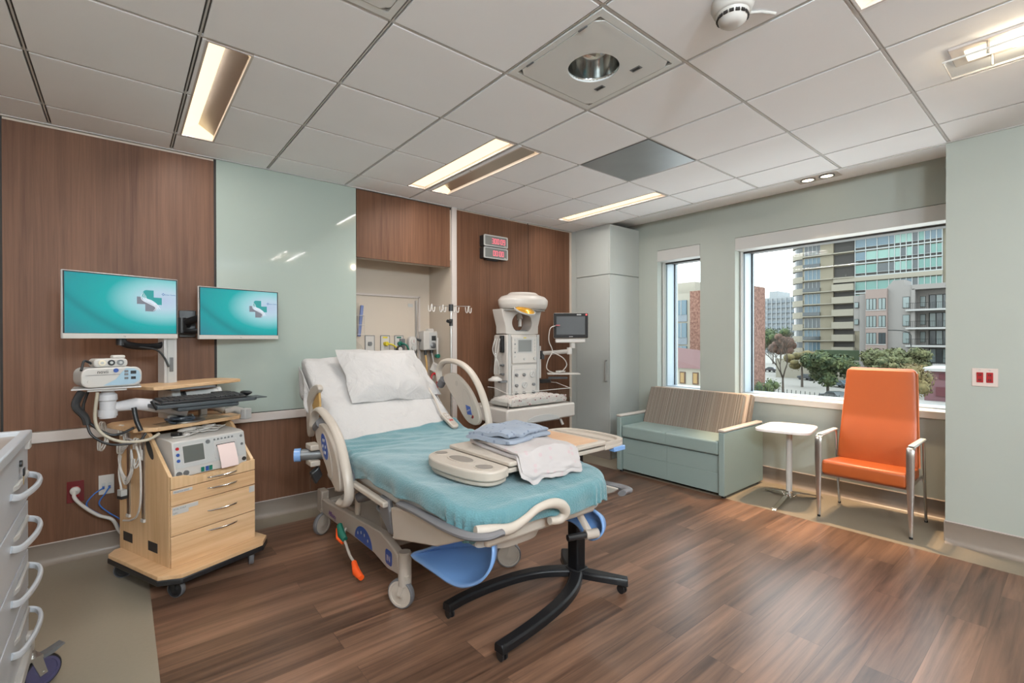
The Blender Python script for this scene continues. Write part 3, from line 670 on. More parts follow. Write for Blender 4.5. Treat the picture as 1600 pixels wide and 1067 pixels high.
# ------------------------------------------------------------------ wall bracket arm + second monitor, first monitor
def logo(parent, cx, cz, S, y):
    """cross of two tones crossed by white S ribbons, in the local x-z plane"""
    Mt = glow('logo_teal', (0,.42,.42,1), .45); Mg = glow('logo_grey', (.25,.27,.33,1), .42); Mw = glow('logo_white', (.85,.92,1,1), .6)
    def pr(poly, m, name, d): MB().prism([(cx+a*S, cz+b*S) for a,b in poly],'y',y-d-.0004,y-d).build(name, m, parent, smooth=False)
    arc = [(-.13+.18*cos(radians(a)), .17+.33*sin(radians(a))) for a in range(180,89,-15)]
    pr([(-.31,.17)]+[(-.31+.0,.17)]+arc+[(.17,.5),(.17,.17),(.5,.17),(.5,-.17),(.3,-.17),(.17,-.02),(-.1,.1)], Mt, 'logo_cross_upper', .0)
    arc2 = [(.13-.18*cos(radians(a))*-1-.36*0, -.17-.33*sin(radians(a))) for a in range(0,91,15)]
    pr([(-.5,.17),(-.32,.17),(-.25,.0),(0,-.1),(.2,-.2)]+arc2+[(-.17,-.5),(-.17,-.17),(-.5,-.17)], Mg, 'logo_cross_lower', .0)
    for k in range(4):
        o = k*.088
        c = spl([(-.14+o*.0-.10+o*.35,.36-o*.55+.02,0),(-.33+o*.75,.20-o*.35,0),(-.28+o*.9,.02+o*.15,0),(0+o*.35,-.14+o*.55,0),(.20+o*.3,-.25+o*.42,0),(.24+o*.5,-.36+o*.3,0),(.15+o*1.1,-.47+o*.3,0)],7)
        n = len(c); L_, R_ = [], []
        for i,p in enumerate(c):
            d = (c[min(i+1,n-1)]-c[max(i-1,0)]).normalized(); h = .0135*sin(pi*(.08+.84*i/(n-1)))+.003
            L_.append((p.x-d.y*h,p.y+d.x*h)); R_.append((p.x+d.y*h,p.y-d.x*h))
        m = MB(); V = [(cx+a*S,y-.0009,cz+b*S) for a,b in L_]+[(cx+a*S,y-.0009,cz+b*S) for a,b in R_]
        m.add(V,[(i,i+1,n+i+1,n+i) for i in range(n-1)]); m.build('logo_ribbon', Mw, parent, smooth=False)
def screen_mat():
    m = bpy.data.materials.new('desktop_picture'); m.use_nodes = True; N = m.node_tree.nodes; L = m.node_tree.links; b = N['Principled BSDF']
    b.inputs['Base Color'].default_value = (.01,.01,.01,1); b.inputs['Roughness'].default_value = .25
    tc = N.new('ShaderNodeTexCoord'); sp = N.new('ShaderNodeSeparateXYZ'); L.new(tc.outputs['Object'], sp.inputs[0])
    def M_(op, a, b_=None, c=None):
        n = N.new('ShaderNodeMath'); n.operation = op
        for i,v in enumerate((a,b_,c)):
            if v is None: continue
            if isinstance(v,(int,float)): n.inputs[i].default_value = v
            else: L.new(v,n.inputs[i])
        return n.outputs[0]
    x, z = sp.outputs['X'], sp.outputs['Z']      # x -.27..+.27, z 0..0.34
    dx = M_('SUBTRACT',x,.20); dz = M_('SUBTRACT',z,.235)
    d = M_('SQRT', M_('ADD', M_('MULTIPLY',dx,dx), M_('MULTIPLY', M_('MULTIPLY',dz,dz), 3.2)))
    cr = N.new('ShaderNodeValToRGB'); L.new(M_('MULTIPLY',d,1.65), cr.inputs[0]); e = cr.color_ramp.elements
    e[0].position = .0; e[0].color = (.50,.60,.80,1); e[1].position = 1; e[1].color = (.03,.20,.27,1)
    for p,c in ((.16,(.50,.68,.80,1)),(.30,(.30,.66,.70,1)),(.48,(.0,.42,.43,1)),(.75,(0,.33,.36,1))): q = e.new(p); q.color = c
    # swooping darker curves
    w1 = M_('SUBTRACT', z, M_('ADD', M_('MULTIPLY', M_('MULTIPLY', M_('SUBTRACT',x,.17), M_('SUBTRACT',x,.17)), 1.25), .012))
    k1 = M_('SUBTRACT', 1, M_('MINIMUM', M_('MULTIPLY', M_('ABSOLUTE', w1), 18), 1))
    w2 = M_('SUBTRACT', z, M_('ADD', M_('MULTIPLY', M_('MULTIPLY', M_('SUBTRACT',x,.24), M_('SUBTRACT',x,.24)), 1.0), -.02))
    k2 = M_('SUBTRACT', 1, M_('MINIMUM', M_('MULTIPLY', M_('ABSOLUTE', w2), 30), 1))
    mx = N.new('ShaderNodeMix'); mx.data_type = 'RGBA'; mx.inputs[7].default_value = (.0,.20,.24,1); L.new(M_('MULTIPLY', M_('ADD',k1,k2), .33), mx.inputs[0]); L.new(cr.outputs[0], mx.inputs[6])
    L.new(mx.outputs[2], b.inputs['Emission Color']); b.inputs['Emission Strength'].default_value = .58; return m
M_desk = screen_mat()
def monitor(loc, rz, label, small=1.0):
    t = thing('monitor', label, 'computer monitor', loc, rz)
    W_, H_ = .553*small, .372*small
    MB().b(-W_/2,W_/2,.0,.022,0,H_).build('case', M_lgrey, t, bev=.004)
    MB().b(-W_/2+.004,W_/2-.004,-.003,.001,0,.028).build('lower_bezel', M_offw, t, bev=.001)
    MB().b(-W_/2+.004,W_/2-.004,-.0015,.001,.028,H_-.004).build('edge', M_black, t)
    s = MB().b(-W_/2+.011,W_/2-.011,-.003,-.001,.030,H_-.010).build('screen', M_desk, t, smooth=False)
    logo(s, W_*.222, .228*small, .128*small, -.0032)
    cw = glow('logo_dark', (.02,.10,.25,1), .9)
    q = MB()
    for a in range(4): q.box((W_*.352+.0055*cos(a*pi/2), -.0038, .272*small+.0055*sin(a*pi/2)),(.005,.0006,.005),ry=radians(45))
    q.build('logo_mark', cw, s)
    text('Sutter Health', .0108*small, cw, s, (W_*.366,-.0034,.2675*small), (pi/2,0,0), ext=.0002)
    text('hp', .012*small, M_steel, t, (-.006,-.0032,.009), (pi/2,0,0), ext=.0002)
    MB().b(-.06,.06,.02,.05,.12,.26).build('rear_mount', M_black, t, bev=.004)
    return t
monitor((.013,3.587,1.400), radians(18.4), 'larger left monitor with teal logo picture, mounted above the wooden cart')
monitor((.666,3.905,1.396), radians(11.9), 'right monitor with teal logo picture, partly in front of the aqua glass panel', .975)
t = thing('folding_bracket','black folding wall arm holding the right monitor','monitor bracket',(.36,4.08,1.46))
MB().b(-.05,.05,-.012,.012,-.05,.14).build('wall_plate', M_black, t, bev=.004)
MB().tube([(0,-.02,.04),(-.035,-.07,.045),(.10,-.13,.10)],.02,r2=.028).build('upper_link', M_blackm, t)
MB().tube(spl([(-.05,-.06,-.0),(.0,-.10,-.01),(.10,-.12,.01),(.22,-.13,.10)],6),.013,r2=.02).build('lower_link', M_blackm, t)
MB().cyl((-.04,-.07,-.02),(-.04,-.07,.085),.03).build('joint', M_black, t)
MB().cyl((.24,-.14,.06),(.24,-.14,.16),.025).b(.22,.27,-.15,-.11,.08,.14).build('tilt_head', M_black, t)
# ------------------------------------------------------------------ wooden equipment cart
CO = (.324,3.49,0); CR = radians(22)
t = thing('equipment_cart','light maple wheeled cart with drawers and column, left of the bed','equipment cart',CO,CR)
plat = [(-.24,-.375),(.215,-.375),(.29,-.30),(.29,.26),(.25,.30),(-.27,.30),(-.32,.25),(-.32,-.295)]
MB().prism(plat,'z',.128,.150).build('platform', M_maplex, t, bev=.002)
MB().prism([(x*1.012,y*1.012) for x,y in plat],'z',.098,.1285).build('platform_edge', M_black, t, bev=.006)
D0, D1 = -.245, .31
body = [(D0,.15),(D1,.15),(D1,.875),(-.02,.875),(D0,.612)]
sd = [(D0,.15),(D1,.15),(D1,.873),(.02,.873),(-.03,.858),(D0,.645)]
sp = MB(); sp.prism(sd,'x',-.24,-.222); lsp = sp.build('side_panel', M_maple, t, bev=.0015)
MB().prism(sd,'x',.222,.24).build('side_panel', M_maple, t, bev=.0015)
MB().b(-.222,.222,D1-.018,D1,.15,.873).build('back_panel', M_maple, t)
MB().b(-.222,.222,D0+.01,D1-.018,.60,.622).build('deck', M_maplex, t)
# oval hand hole and dark vents on the left side
ov = [( -.085+.030*cos(a)*1.0, .775+.055*sin(a)) for a in [2*pi*k/20 for k in range(20)]]
hh = [(y*1.0+(z-.775)*.55, z) for y,z in ov]
MB().prism([(y+.04,z-.0) for y,z in hh],'x',-.2412,-.2395).build('hand_hole', M_dark, lsp)
for y0,y1,z0,z1 in ((.155,.262,.205,.258),(-.125,-.025,.205,.258)):
    MB().b(-.2415,-.2395,y0,y1,z0,z1).build('vent', M_dark, lsp)
def bow(mb, z, x0=-.035, x1=.115, y=D0-.02, r=.0045):
    pts = spl([(x0-.012,y+.002,z),(x0+.01,y-.012,z),((x0+x1)/2,y-.022,z),(x1-.01,y-.012,z),(x1+.012,y+.002,z)],5)
    return mb.tube(pts,[r*(.7+.5*sin(pi*i/(len(pts)-1))) for i in range(len(pts))],n=8,r2=r*.8)
DR = [(.150,.318,'lowest'),(.322,.482,'third'),(.486,.573,'second'),(.577,.640,'top')]
for k,(z0,z1,nm) in enumerate(DR):
    if k == 3:
        xs = [-.238,.238]; top = [(-.238,.644),(-.17,.640),(-.10,.618),(.10,.616),(.17,.636),(.238,.640)]
        d = MB().prism([(-.238,z0),(.238,z0)]+top[::-1],'y',D0-.018,D0).build('drawer', M_maple, t, bev=.0015)
    else: d = MB().b(-.238,.238,D0-.018,D0,z0,z1).build('drawer', M_maplex, t, bev=.0015)
    bow(MB(), {0:.292,1:.405,2:.535,3:.598}[k], y=D0-.018).build('handle', M_chrome, d)
    if k in (1,2):
        lb = MB()
        if k == 2: lb.b(-.228,-.13,D0-.0192,D0-.018,.552,.568)
        else: lb.b(-.232,-.10,D0-.0192,D0-.018,.456,.478).b(-.232,-.15,D0-.0192,D0-.018,.436,.456)
        lb.build('paper_label', M_white, d)
        if k == 1:
            MB().b(.20,.234,D0-.0192,D0-.018,.440,.478).build('paper_label', M_white, d)
            text('FETAL SCALP', .011, M_steel, d, (-.228,D0-.0194,.462), (pi/2,0,0)); text('IUPC', .011, M_steel, d, (-.228,D0-.0194,.441), (pi/2,0,0))
        else: text('MONITOR PAPER', .010, M_steel, d, (-.224,D0-.0194,.556), (pi/2,0,0))
# top shelf with cut corners
top = [(-.215,-.075),(.27,-.055),(.30,-.02),(.30,.30),(.24,.36),(-.26,.36),(-.30,.31),(-.30,.0)]
MB().prism(top,'z',.873,.897).build('top_shelf', M_maplex, t, bev=.003)
for x,y,a in ((-.233,-.27,200),(.212,-.26,150),(-.24,.21,60),(.23,.2,20)):
    c = caster(t, x, y, .047, M_bgrey, M_black, radians(a), top=.10, w=.026, hub=M_black)
    M = Matrix.Translation((x,y,0)) @ Matrix.Rotation(radians(a),4,'Z')
    MB().xf(M).prism([(-.03,.082),(-.06,.083),(-.085,.070),(-.08,.062),(-.03,.07)],'x',-.016,.016).build('brake_lever', M_blackm, c)
# grey column rising from the shelf
MB().b(-.035,.038,.23,.31,.897,1.60).build('column', M_lgrey, t, bev=.004)
MB().b(-.018,.020,.224,.231,.90,1.55).build('column_slot', M_wgrey, t)
MB().b(-.010,.012,.219,.2245,1.19,1.28).build('cable_port', M_steel, t, bev=.002)
MB().prism([(.08,.897),(.22,.897),(.22,1.095),(.12,1.095),(.08,1.0)],'x',-.05,.0).build('column_shroud', M_wgrey, t, bev=.008)
# upper little shelf
us = [(-.20,-.005),(-.165,-.03),(.33,.10),(.39,.13),(.41,.20),(.38,.34),(.30,.37),(-.15,.30),(-.235,.25)]
MB().prism(us,'z',1.100,1.120).build('upper_shelf', M_maplex, t, bev=.003)
MB().b(-.10,.16,.02,.08,1.088,1.10).build('shelf_bracket', M_steel, t)
MB().tube([(.27,.12,.905),(.33,.10,.915),(.36,.06,.90)],.026,r2=.022).box((.375,.05,.885),(.06,.05,.07),rz=.3).tube([(.20,.16,.96),(.27,.12,.915)],.022).build('side_clamp', M_wgrey, t, bev=.006)
# monitor arm
MB().tube(spl([(-.01,.27,1.37),(-.06,.27,1.352),(-.16,.265,1.352),(-.235,.27,1.375),(-.245,.275,1.44)],7),.017,r2=.024).build('screen_support', M_blackm, t)
MB().cyl((-.245,.275,1.36),(-.245,.275,1.48),.022).box((-.245,.25,1.56),(.1,.05,.1),rz=radians(-3.6)).build('screen_mount', M_black, t)
MB().tube(spl([(-.16,.25,1.35),(-.08,.23,1.33),(-.04,.22,1.28),(-.02,.21,1.22)],7),.006).build('arm_cable', M_black, t)
# hook rails on the left side with hanging leads
for y in (.19,.02):
    MB().b(-.247,-.240,y-.013,y+.013,.37,.865).build('rail', M_alu, t)
    MB().b(-.252,-.239,y-.017,y+.017,.355,.372).build('rail_end', M_offw, t)
def hook(y, z, w_=.028, px=-.255):
    m = MB()
    for s in (-1,1):
        m.tube(spl([(px,y+s*w_/2,z-.09),(px-.01,y+s*w_/2,z),(px-.02,y+s*w_/2-.008,z+.035),(px-.035,y+s*w_/2-.016,z+.03),(px-.035,y+s*w_/2-.016,z-.02)],5),.0045,n=8)
        m.tube(spl([(px,y+s*w_/2,z-.06),(px-.02,y+s*w_/2,z-.115),(px-.04,y+s*w_/2-.01,z-.12),(px-.042,y+s*w_/2-.014,z-.07)],5),.0045,n=8)
    return m.b(px-.004,px+.004,y-w_/2,y+w_/2,z-.07,z-.03).build('hook', M_offw, t)
hook(.19,.86); hook(.02,.80); hook(.31,.875,px=-.30)
lead = MB()
for k in range(4):
    a = spl([(-.275,.11+.012*k,.80-.01*k),(-.285,.17+.01*k,.78-.02*k),(-.28,.20-.005*k,.66-.015*k),(-.28,.13,.60-.012*k),(-.285,.06-.006*k,.66),(-.28,.07,.77)],7)
    lead.tube(a,.0055,n=8)
ld = thing('fetal_transducer_leads','white coiled leads hanging from hooks on left of the wooden cart','cable',(CO[0],CO[1],.6)); 
ORI[ld.name] = ORI[t.name].copy(); ld.location = CO; ld.rotation_euler = (0,0,CR)
lead.build('coil', M_offw, ld)
MB().tube(spl([(-.285,.12,.80),(-.29,.10,.83),(-.29,.02,.82),(-.29,-.045,.74),(-.285,-.05,.60),(-.28,-.03,.48),(-.275,.02,.40),(-.27,.10,.36),(-.265,.16,.345),(-.262,.21,.335)],7),.0055,n=8).build('loose_lead', M_offw, ld)
MB().tube(spl([(-.285,.18,.72),(-.28,.215,.62),(-.275,.205,.54),(-.27,.20,.50)],6),.0055,n=8).build('short_lead', M_offw, ld)
MB().b(-.285,-.255,.18,.225,.485,.52).build('connector', M_wgrey, ld); MB().b(-.286,-.254,.178,.227,.468,.486).build('connector_tip', M_black, ld)
# ------------------------------------------------------------------ fetal monitor on the cart deck
f = thing('fetal_monitor','white fetal monitor with grey screen and paper strip in the wooden cart','medical monitor',CO,CR); f.location = CO
T = Matrix.Translation((0,0,.624))
bodyp = [(-.235,.0),(-.235,.045),(-.205,.195),(-.17,.205),(.04,.215),(.05,.0)]
MB().xf(T).prism(bodyp,'x',-.205,.205).build('case', M_offw, f, bev=.006)
tilt = atan2(.03,.15)
FT = Matrix.Translation((0,-.2355,.624+.047)) @ Matrix.Rotation(-tilt,4,'X')
def fb(x0,x1,z0,z1,name,m,d=.003,bev=0,par=f): return MB().xf(FT).b(x0,x1,-d,.001,z0,z1).build(name,m,par,bev=bev)
fb(-.20,.20,.004,.146,'front_panel',M_wgrey,.0015)
s_ = fb(-.155,-.045,.030,.122,'screen',mat('grey_lcd', rgb(86,88,84,1.0), .3),.003)
fb(-.162,-.038,.022,.130,'screen_bezel',M_lgrey,.0022)
for k,(z,m) in enumerate(((.122,M_red),(.088,M_dblue),(.055,M_dblue))):
    MB().xf(FT).cyl((-.183,-.004,z-.008),(-.183,.0,z-.008),.009).build('button', m, f)
for x,z in ((-.018,.125),): MB().xf(FT).cyl((x,-.005,z),(x,0,z),.012).build('knob', M_steel, f)
for k in range(6): MB().xf(FT).cyl((.02+k*.021,-.004,.130),(.02+k*.021,0,.130),.0055,n=14).build('button', M_steel, f)
for z in (.125,.075): MB().xf(FT).cyl((.18,-.004,z),(.18,0,z),.008).build('button', M_steel, f)
pr_ = fb(.012,.150,.020,.118,'printer_door',M_lgrey,.004,.002)
fb(.025,.135,.088,.098,'paper_slot',M_dark,.005,par=pr_)
mp_ = mat('chart_paper', rgb(228,205,200,.95), .8)
MB().xf(FT).prism([(-.006,.094),(-.012,.09),(-.022,.04),(-.03,-.01),(-.028,-.045),(-.026,-.045),(-.026,-.01),(-.018,.04),(-.008,.086)],'x',.028,.130).build('paper_strip', mp_, f)
for x in (-.185,-.148): MB().xf(T).cyl((x,-.242,.022),(x,-.232,.022),.014).build('socket', M_steel, f)
for x,m in ((-.06,M_green),(-.035,M_dblue),(-.015,M_green)): MB().xf(T).b(x-.008,x+.008,-.240,-.232,.008,.034).build('socket', m, f)
MB().xf(T).cyl((.185,-.240,.03),(.185,-.232,.03),.012).build('socket', M_dark, f)
for x in (-.17,.17):
    for y in (-.2,.02): MB().xf(T).b(x-.012,x+.012,y-.012,y+.012,-.002,.001).build('foot', M_black, f)
# tangle of white cables and a transducer on top of it
t2 = thing('cable_bundle','tangled white cables lying on top of the white fetal monitor','cable',(CO[0],CO[1],.834)); ORI[t2.name] = Matrix.Translation((CO[0],CO[1],.834)) @ Matrix.Rotation(CR,4,'Z'); t2.rotation_euler = (0,0,CR)
m = MB()
rnd = random.Random(3)
for k in range(7):
    cx, cy = .03+rnd.uniform(-.05,.06), -.07+rnd.uniform(-.03,.03); ra, rb = rnd.uniform(.04,.08), rnd.uniform(.03,.05); ph = rnd.uniform(0,6)
    m.tube(spl([(cx+ra*cos(ph+a*.9), cy+rb*sin(ph+a*.9), .006+.012*abs(sin(a*1.3+k))+.002*k) for a in range(6)],5),.0028,n=6)
m.build('cable', M_offw, t2)
MB().tube(spl([(-.17,-.14,.004),(-.10,-.15,.004),(0,-.11,.01),(.08,-.13,.006),(.12,-.06,.02),(.05,-.03,.03)],7),.0035,n=8).build('cable', M_offw, t2)
MB().ball((-.02,-.03,.016),(.07,.03,.016)).build('transducer', M_offw, t2)
MB().lathe([(.017,0),(.019,.006),(.017,.014),(.006,.016)],(-.09,-.13,0)).build('round_sensor', M_offw, t2)
MB().box((-.13,-.10,.012),(.03,.05,.022),rz=.4).build('black_plug', M_black, t2, bev=.004)
# ------------------------------------------------------------------ keyboard tray held on the cart
t3 = thing('keyboard_tray','dark slate keyboard tray on a white arm above the wooden cart','keyboard tray',(.62,3.22,1.03)); 
kz = 1.028
KT = Matrix.Translation((.385,3.40,kz)) @ Matrix.Rotation(radians(14),4,'Z')
ORI[t3.name] = KT.copy(); t3.location = (.385,3.40,kz); t3.rotation_euler = (0,0,radians(14))
mt = mat('slate_plastic', rgb(62,68,72,.9), .45)
MB().prism([(-.27,-.10),(.25,-.10),(.27,-.08),(.27,.10),(.25,.12),(-.25,.12),(-.27,.10)],'z',-.020,0).build('tray', mt, t3, bev=.004)
MB().prism([(-.17,-.09),(.16,-.09),(.13,.1),(-.15,.1)],'z',-.045,-.02).build('tray_pan', mt, t3, bev=.008)
MB().b(.27,.345,-.06,.08,-.014,-.008).build('mouse_platform', mt, t3, bev=.002)
MB().cyl((-.27,-.09,-.02),(-.30,-.11,.03),.006).build('knob', M_black, t3)
MB().tube([(-.05,.08,-.03),(-.11,.12,-.06),(-.12,.15,-.10)],.03).build('tray_arm', M_wgrey, t3)
k_ = thing('keyboard','black full size computer keyboard on the slate tray','keyboard',(.385,3.40,kz)); ORI[k_.name] = KT.copy(); k_.rotation_euler = (0,0,radians(14))
KK = Matrix.Translation((-.02,-.01,.004)) @ Matrix.Rotation(radians(4),4,'X')
MB().xf(KK).b(-.225,.225,-.075,.075,0,.016).build('case', M_black, k_, bev=.004)
kt = mat('key_black', (.02,.02,.022,1), .5)
for r_ in range(6):
    for c_ in range(16):
        if r_ == 0 and 3 < c_ < 9:
            if c_ != 4: continue
            MB().xf(KK).b(-.216+4*.027,-.216+9*.027-.004,-.066,-.046,.016,.024).build('space_bar', kt, k_, bev=.0015); continue
        x = -.216+c_*.027; y = -.066+r_*.0225
        MB().xf(KK).b(x,x+.0225,y,y+.0185,.016,.024).build('key', kt, k_, bev=.0015)
ms = thing('computer_mouse','black computer mouse at the right end of the keyboard','computer mouse',KT @ Vector((.24,-.0,0)),radians(14))
MB().grid(lambda u,v: (.03*sin(pi*u)*cos(2*pi*v)*(1), .055*sin(pi*u)*sin(2*pi*v), .002+.034*max(0,cos(pi*u)*.5+.5)**.6), 14, 24, cv=True).build('shell', M_black, ms)
MB().b(-.003,.003,.015,.035,.030,.034).build('wheel', M_steel, ms)
sc = thing('card_reader','small flat black card reader behind the keyboard','card reader',KT @ Vector((.13,.095,0)),radians(14))
MB().b(-.05,.05,-.03,.03,0.02,.034).prism([(-.02,0),(.02,0),(.015,.02),(-.015,.02)],'x',-.03,.03).build('body', M_black, sc, bev=.004)
sc2 = thing('barcode_scanner','white and black handheld scanner lying under the small upper shelf','scanner',(.40,3.62,.93),radians(14))
MB().cyl((-.10,0,.105),(.08,0,.115),.034).cyl((.08,0,.115),(.10,0,.116),.038).build('body', M_wgrey, sc2); MB().cyl((-.12,0,.104),(-.10,0,.105),.036).build('window', M_black, sc2)
MB().b(-.02,.02,-.02,.02,-.033,.075).build('stand', M_wgrey, sc2, bev=.004)
# plastic-wrapped item lying on the cart's top shelf
t = thing('packaged_tubing','clear bag with dark tubing lying on the wooden cart top shelf','bag',(.36,3.48,.897),radians(20))
m = MB()
for k in range(5): m.tube(spl([(-.10+.05*cos(k*2+a)*1.2, .045*sin(k+a*1.1), .012+.006*k*.5+.01*sin(a)) for a in range(5)],5),.007,n=7)
m.build('tubing', mat('slate_tubing', rgb(60,66,74,1), .35), t)
MB().grid(lambda u,v: (-.22+.40*u, -.07+.14*v, .003+.028*sin(pi*u)*sin(pi*v)+.008*noise.noise((u*9,v*7,1))*sin(pi*u)), 24, 14).build('bag', M_clear, t, solid=.0006)
# arm on the left with the telemetry unit
t = thing('articulated_arm','white articulated arm holding the white telemetry unit, left of the cart column','support arm',(.30,3.50,.897))
ZB = .897
mw = mat('arm_white', rgb(196,194,196,1), .35)
MB().lathe([(.10,0),(.10,.008),(.05,.014),(.035,.04)],(0,0,0)).build('base', M_alu, t)
MB().tube([(.0,-.02,.06),(-.10,-.045,.10),(-.24,-.10,.135),(-.34,-.14,.13)],[.034,.042,.036,.026],n=16,r2=[.026,.034,.030,.022]).build('beam', mw, t)
MB().b(-.13,-.02,-.078,-.03,.075,.105).build('grey_insert', M_wgrey, t, bev=.01)
MB().cyl((-.36,-.145,.075),(-.36,-.145,.165),.036).cyl((-.36,-.145,.085),(-.36,-.145,.12),.042).build('pivot', mw, t)
MB().lathe([(.034,.163),(.042,.172),(.040,.20),(.028,.212),(.028,.225)],(-.36,-.145,0)).build('swivel', mw, t)
MB().b(-.50,-.22,-.24,-.05,.237,.245).b(-.44,-.28,-.22,-.08,.225,.237).build('plate', M_lgrey, t, bev=.002)
MB().tube(spl([(-.40,-.20,.22),(-.41,-.20,.08),(-.38,-.21,.0),(-.30,-.22,-.05),(-.20,-.22,-.055),(-.14,-.20,-.03)],8),.008).build('hose', mat('tan_hose', rgb(170,160,142,1), .5), t)
MB().tube(spl([(-.44,-.12,.22),(-.46,-.12,.13),(-.43,-.14,.05),(-.34,-.15,-.02),(-.25,-.16,.01)],8),.007).build('black_hose', M_black, t)
MB().tube(spl([(-.46,-.20,.23),(-.485,-.21,.16),(-.45,-.22,.10),(-.44,-.22,.06)],6),.020,r2=.014).build('black_grip', M_black, t)
MB().tube(spl([(-.44,-.22,.06),(-.42,-.23,.0),(-.35,-.23,-.055),(-.24,-.22,-.06),(-.20,-.2,-.02)],6),.006).build('black_cord', M_black, t)
MB().tube(spl([(-.25,-.14,.12),(-.24,-.15,.05),(-.22,-.16,-.01)],6),.012).build('black_strap', M_black, t)
AX,AY,AZ = -.36+.30, -.145+3.50, .897+.246
u = thing('telemetry_unit','white and grey telemetry base unit with blue panel, on the white arm','medical device',(AX,AY,AZ),radians(13))
fr = rrect(-.125,.125,0.002,.104,.036,6)
MB().prism(fr,'y',-.10,-.088).build('front', M_offw, u, bev=.006)
MB().prism([(x*.97,z*.97+.001) for x,z in fr],'y',-.089,.11).build('case', M_wgrey, u, bev=.01)
bp_ = [(-.04,.012),(.03,.010),(.09,.014),(.112,.03),(.118,.055),(.110,.080),(.09,.095),(.055,.098),(.035,.076),(.01,.04)]
pb = MB().prism(bp_,'y',-.1065,-.1055).build('blue_panel', mat('pale_blue_panel', rgb(150,176,192,1), .4), u)
for x,z,w_ in ((.085,.075,.012),(.085,.045,.010),(.055,.082,.008),(.055,.065,.008),(.055,.045,.008)): MB().b(x-w_,x+w_,-.109,-.106,z-w_*.7,z+w_*.7).build('button', M_black if w_>.009 else M_steel, pb)
MB().cyl((.012,-.107,.088),(.012,-.105,.088),.011).build('badge', M_dblue, u)
MB().cyl((-.095,-.109,.035),(-.095,-.105,.035),.008).build('power_button', M_offw, u)
text('novii', .024, M_black, u, (-.065,-.1066,.075), (pi/2,0,0), ext=.0002)
MB().b(-.11,.03,-.1063,-.1055,.066,.068).build('print_line', M_steel, u)
v = thing('transducer_holder','white transducer holder with three round sensors on top of the telemetry unit','medical device',(AX,AY,AZ+.104),radians(13))
MB().prism(rrect(-.07,.07,0,.045,.018),'y',-.07,.05).build('body', M_offw, v, bev=.006)
for k,(x,m) in enumerate(((-.038,mat('cream_disc', rgb(216,206,184,1), .4)),(0,M_black),(.038,M_steel))):
    MB().cyl((x,-.078,.024),(x,-.068,.024),.015).build('disc', m, v); MB().cyl((x,-.081,.024),(x,-.077,.024),.007).build('disc_centre', M_wgrey, v)
MB().b(.01,.065,-.05,-.0,.045,.062).build('clip', M_offw, v, bev=.006)
MB().tube(spl([(-.07,-.02,.02),(-.10,-.03,.035),(-.115,-.06,.0),(-.12,-.07,-.012)],6),.006).build('lead', M_black, v)
# ------------------------------------------------------------------ white drawer trolley at the left edge
t = thing('supply_trolley','white metal drawer trolley with loop handles cut off by left frame edge','trolley',(-.58,2.30,0))
x1, x0, ya, yb = -.30, -.80, 1.85, 2.765
M_cool = mat('cool_white_enamel', rgb(202,205,210,.85), .3)
MB().b(x0,x1-.012,ya,yb,.17,.985).build('body', M_cool, t, world=True, bev=.003)
tp = MB().ring([(x0-.01,ya-.01),(x1+.012,ya-.01),(x1+.012,yb+.012),(x0-.01,yb+.012)],[(x0+.02,ya+.02),(x1-.02,ya+.02),(x1-.02,yb-.02),(x0+.02,yb-.02)],'z',.985,1.022)
tp.build('top_rim', M_cool, t, world=True, bev=.005)
MB().b(x0+.01,x1-.01,ya+.01,yb-.01,.985,1.004).build('top_tray', mat('taupe_tray', rgb(160,150,142,1), .4), t, world=True)
MB().b(x1-.01,x1+.014,2.69,2.74,.955,.99).build('corner_clip', M_offw, t, world=True, bev=.003)
zs = [(.985,.745),(.740,.525),(.520,.415-.01),(.400,.30),(.295,.175)]
zs = [(.74,.98),(.51,.735),(.40,.505),(.295,.395),(.175,.29)]
hz = [.865,.62,.46,.0,.30]
DZ = [(.745,.983,.835),(.545,.74,.655),(.385,.54,.465),(.175,.38,.285)]
for z0,z1,zh in DZ:
    d = MB().b(x1-.012,x1,ya+.004,yb-.004,z0,z1-.004).build('drawer', M_cool, t, world=True, bev=.002)
    lp = spl([(x1-.0,2.36,zh+.012),(x1+.022,2.40,zh),(x1+.042,2.54,zh-.004),(x1+.045,2.66,zh-.002),(x1+.03,2.725,zh+.004),(x1-.0,2.745,zh+.010)],6)
    MB().tube(lp,.0085,n=8,r2=.013,up=(0,0,1)).build('handle', M_cool, d, world=True)
    MB().prism([(x1,2.42),(x1+.010,2.46),(x1+.010,2.70),(x1,2.72)],'z',zh+.014,zh+.035).build('handle_lip', M_offw, d, world=True, bev=.003)
MB().cyl((x1,2.56,.925),(x1+.008,2.56,.925),.012).build('lock', M_black, t, world=True)
ky = thing('key','black-headed key hanging from the white trolley lock','key',(x1+.01,2.56,.89))
MB().b(-.0,.004,-.016,.016,-.012,.018).build('head', M_black, ky, bev=.004); MB().b(.0,.002,-.004,.004,-.045,-.012).build('blade', mat('brass', (.5,.35,.18,1), .3, .8), ky)
MB().b(x1-.05,x1+.02,ya+.02,yb-.02,.135,.172).b(x1+.0,x1+.02,yb-.10,yb-.05,.172,.22).build('bumper', M_offw, t, world=True, bev=.004)
for x,y in ((x1-.02+.04,2.66),(x0+.06,2.66),(x1-.04,1.95),(x0+.06,1.95)):
    c = caster(t, x+.58, y-2.30, .062, M_black, M_alu, radians(-60), top=.135, w=.03, hub=mat('violet_hub', rgb(72,68,96,1), .4))
    M = Matrix.Translation((x+.58,y-2.30,0)) @ Matrix.Rotation(radians(-60),4,'Z')
    MB().xf(M).prism([(.0,.128),(.05,.132),(.095,.142),(.098,.136),(.06,.118),(.0,.112)],'x',-.018,.018).build('brake_lever', M_steel, c)
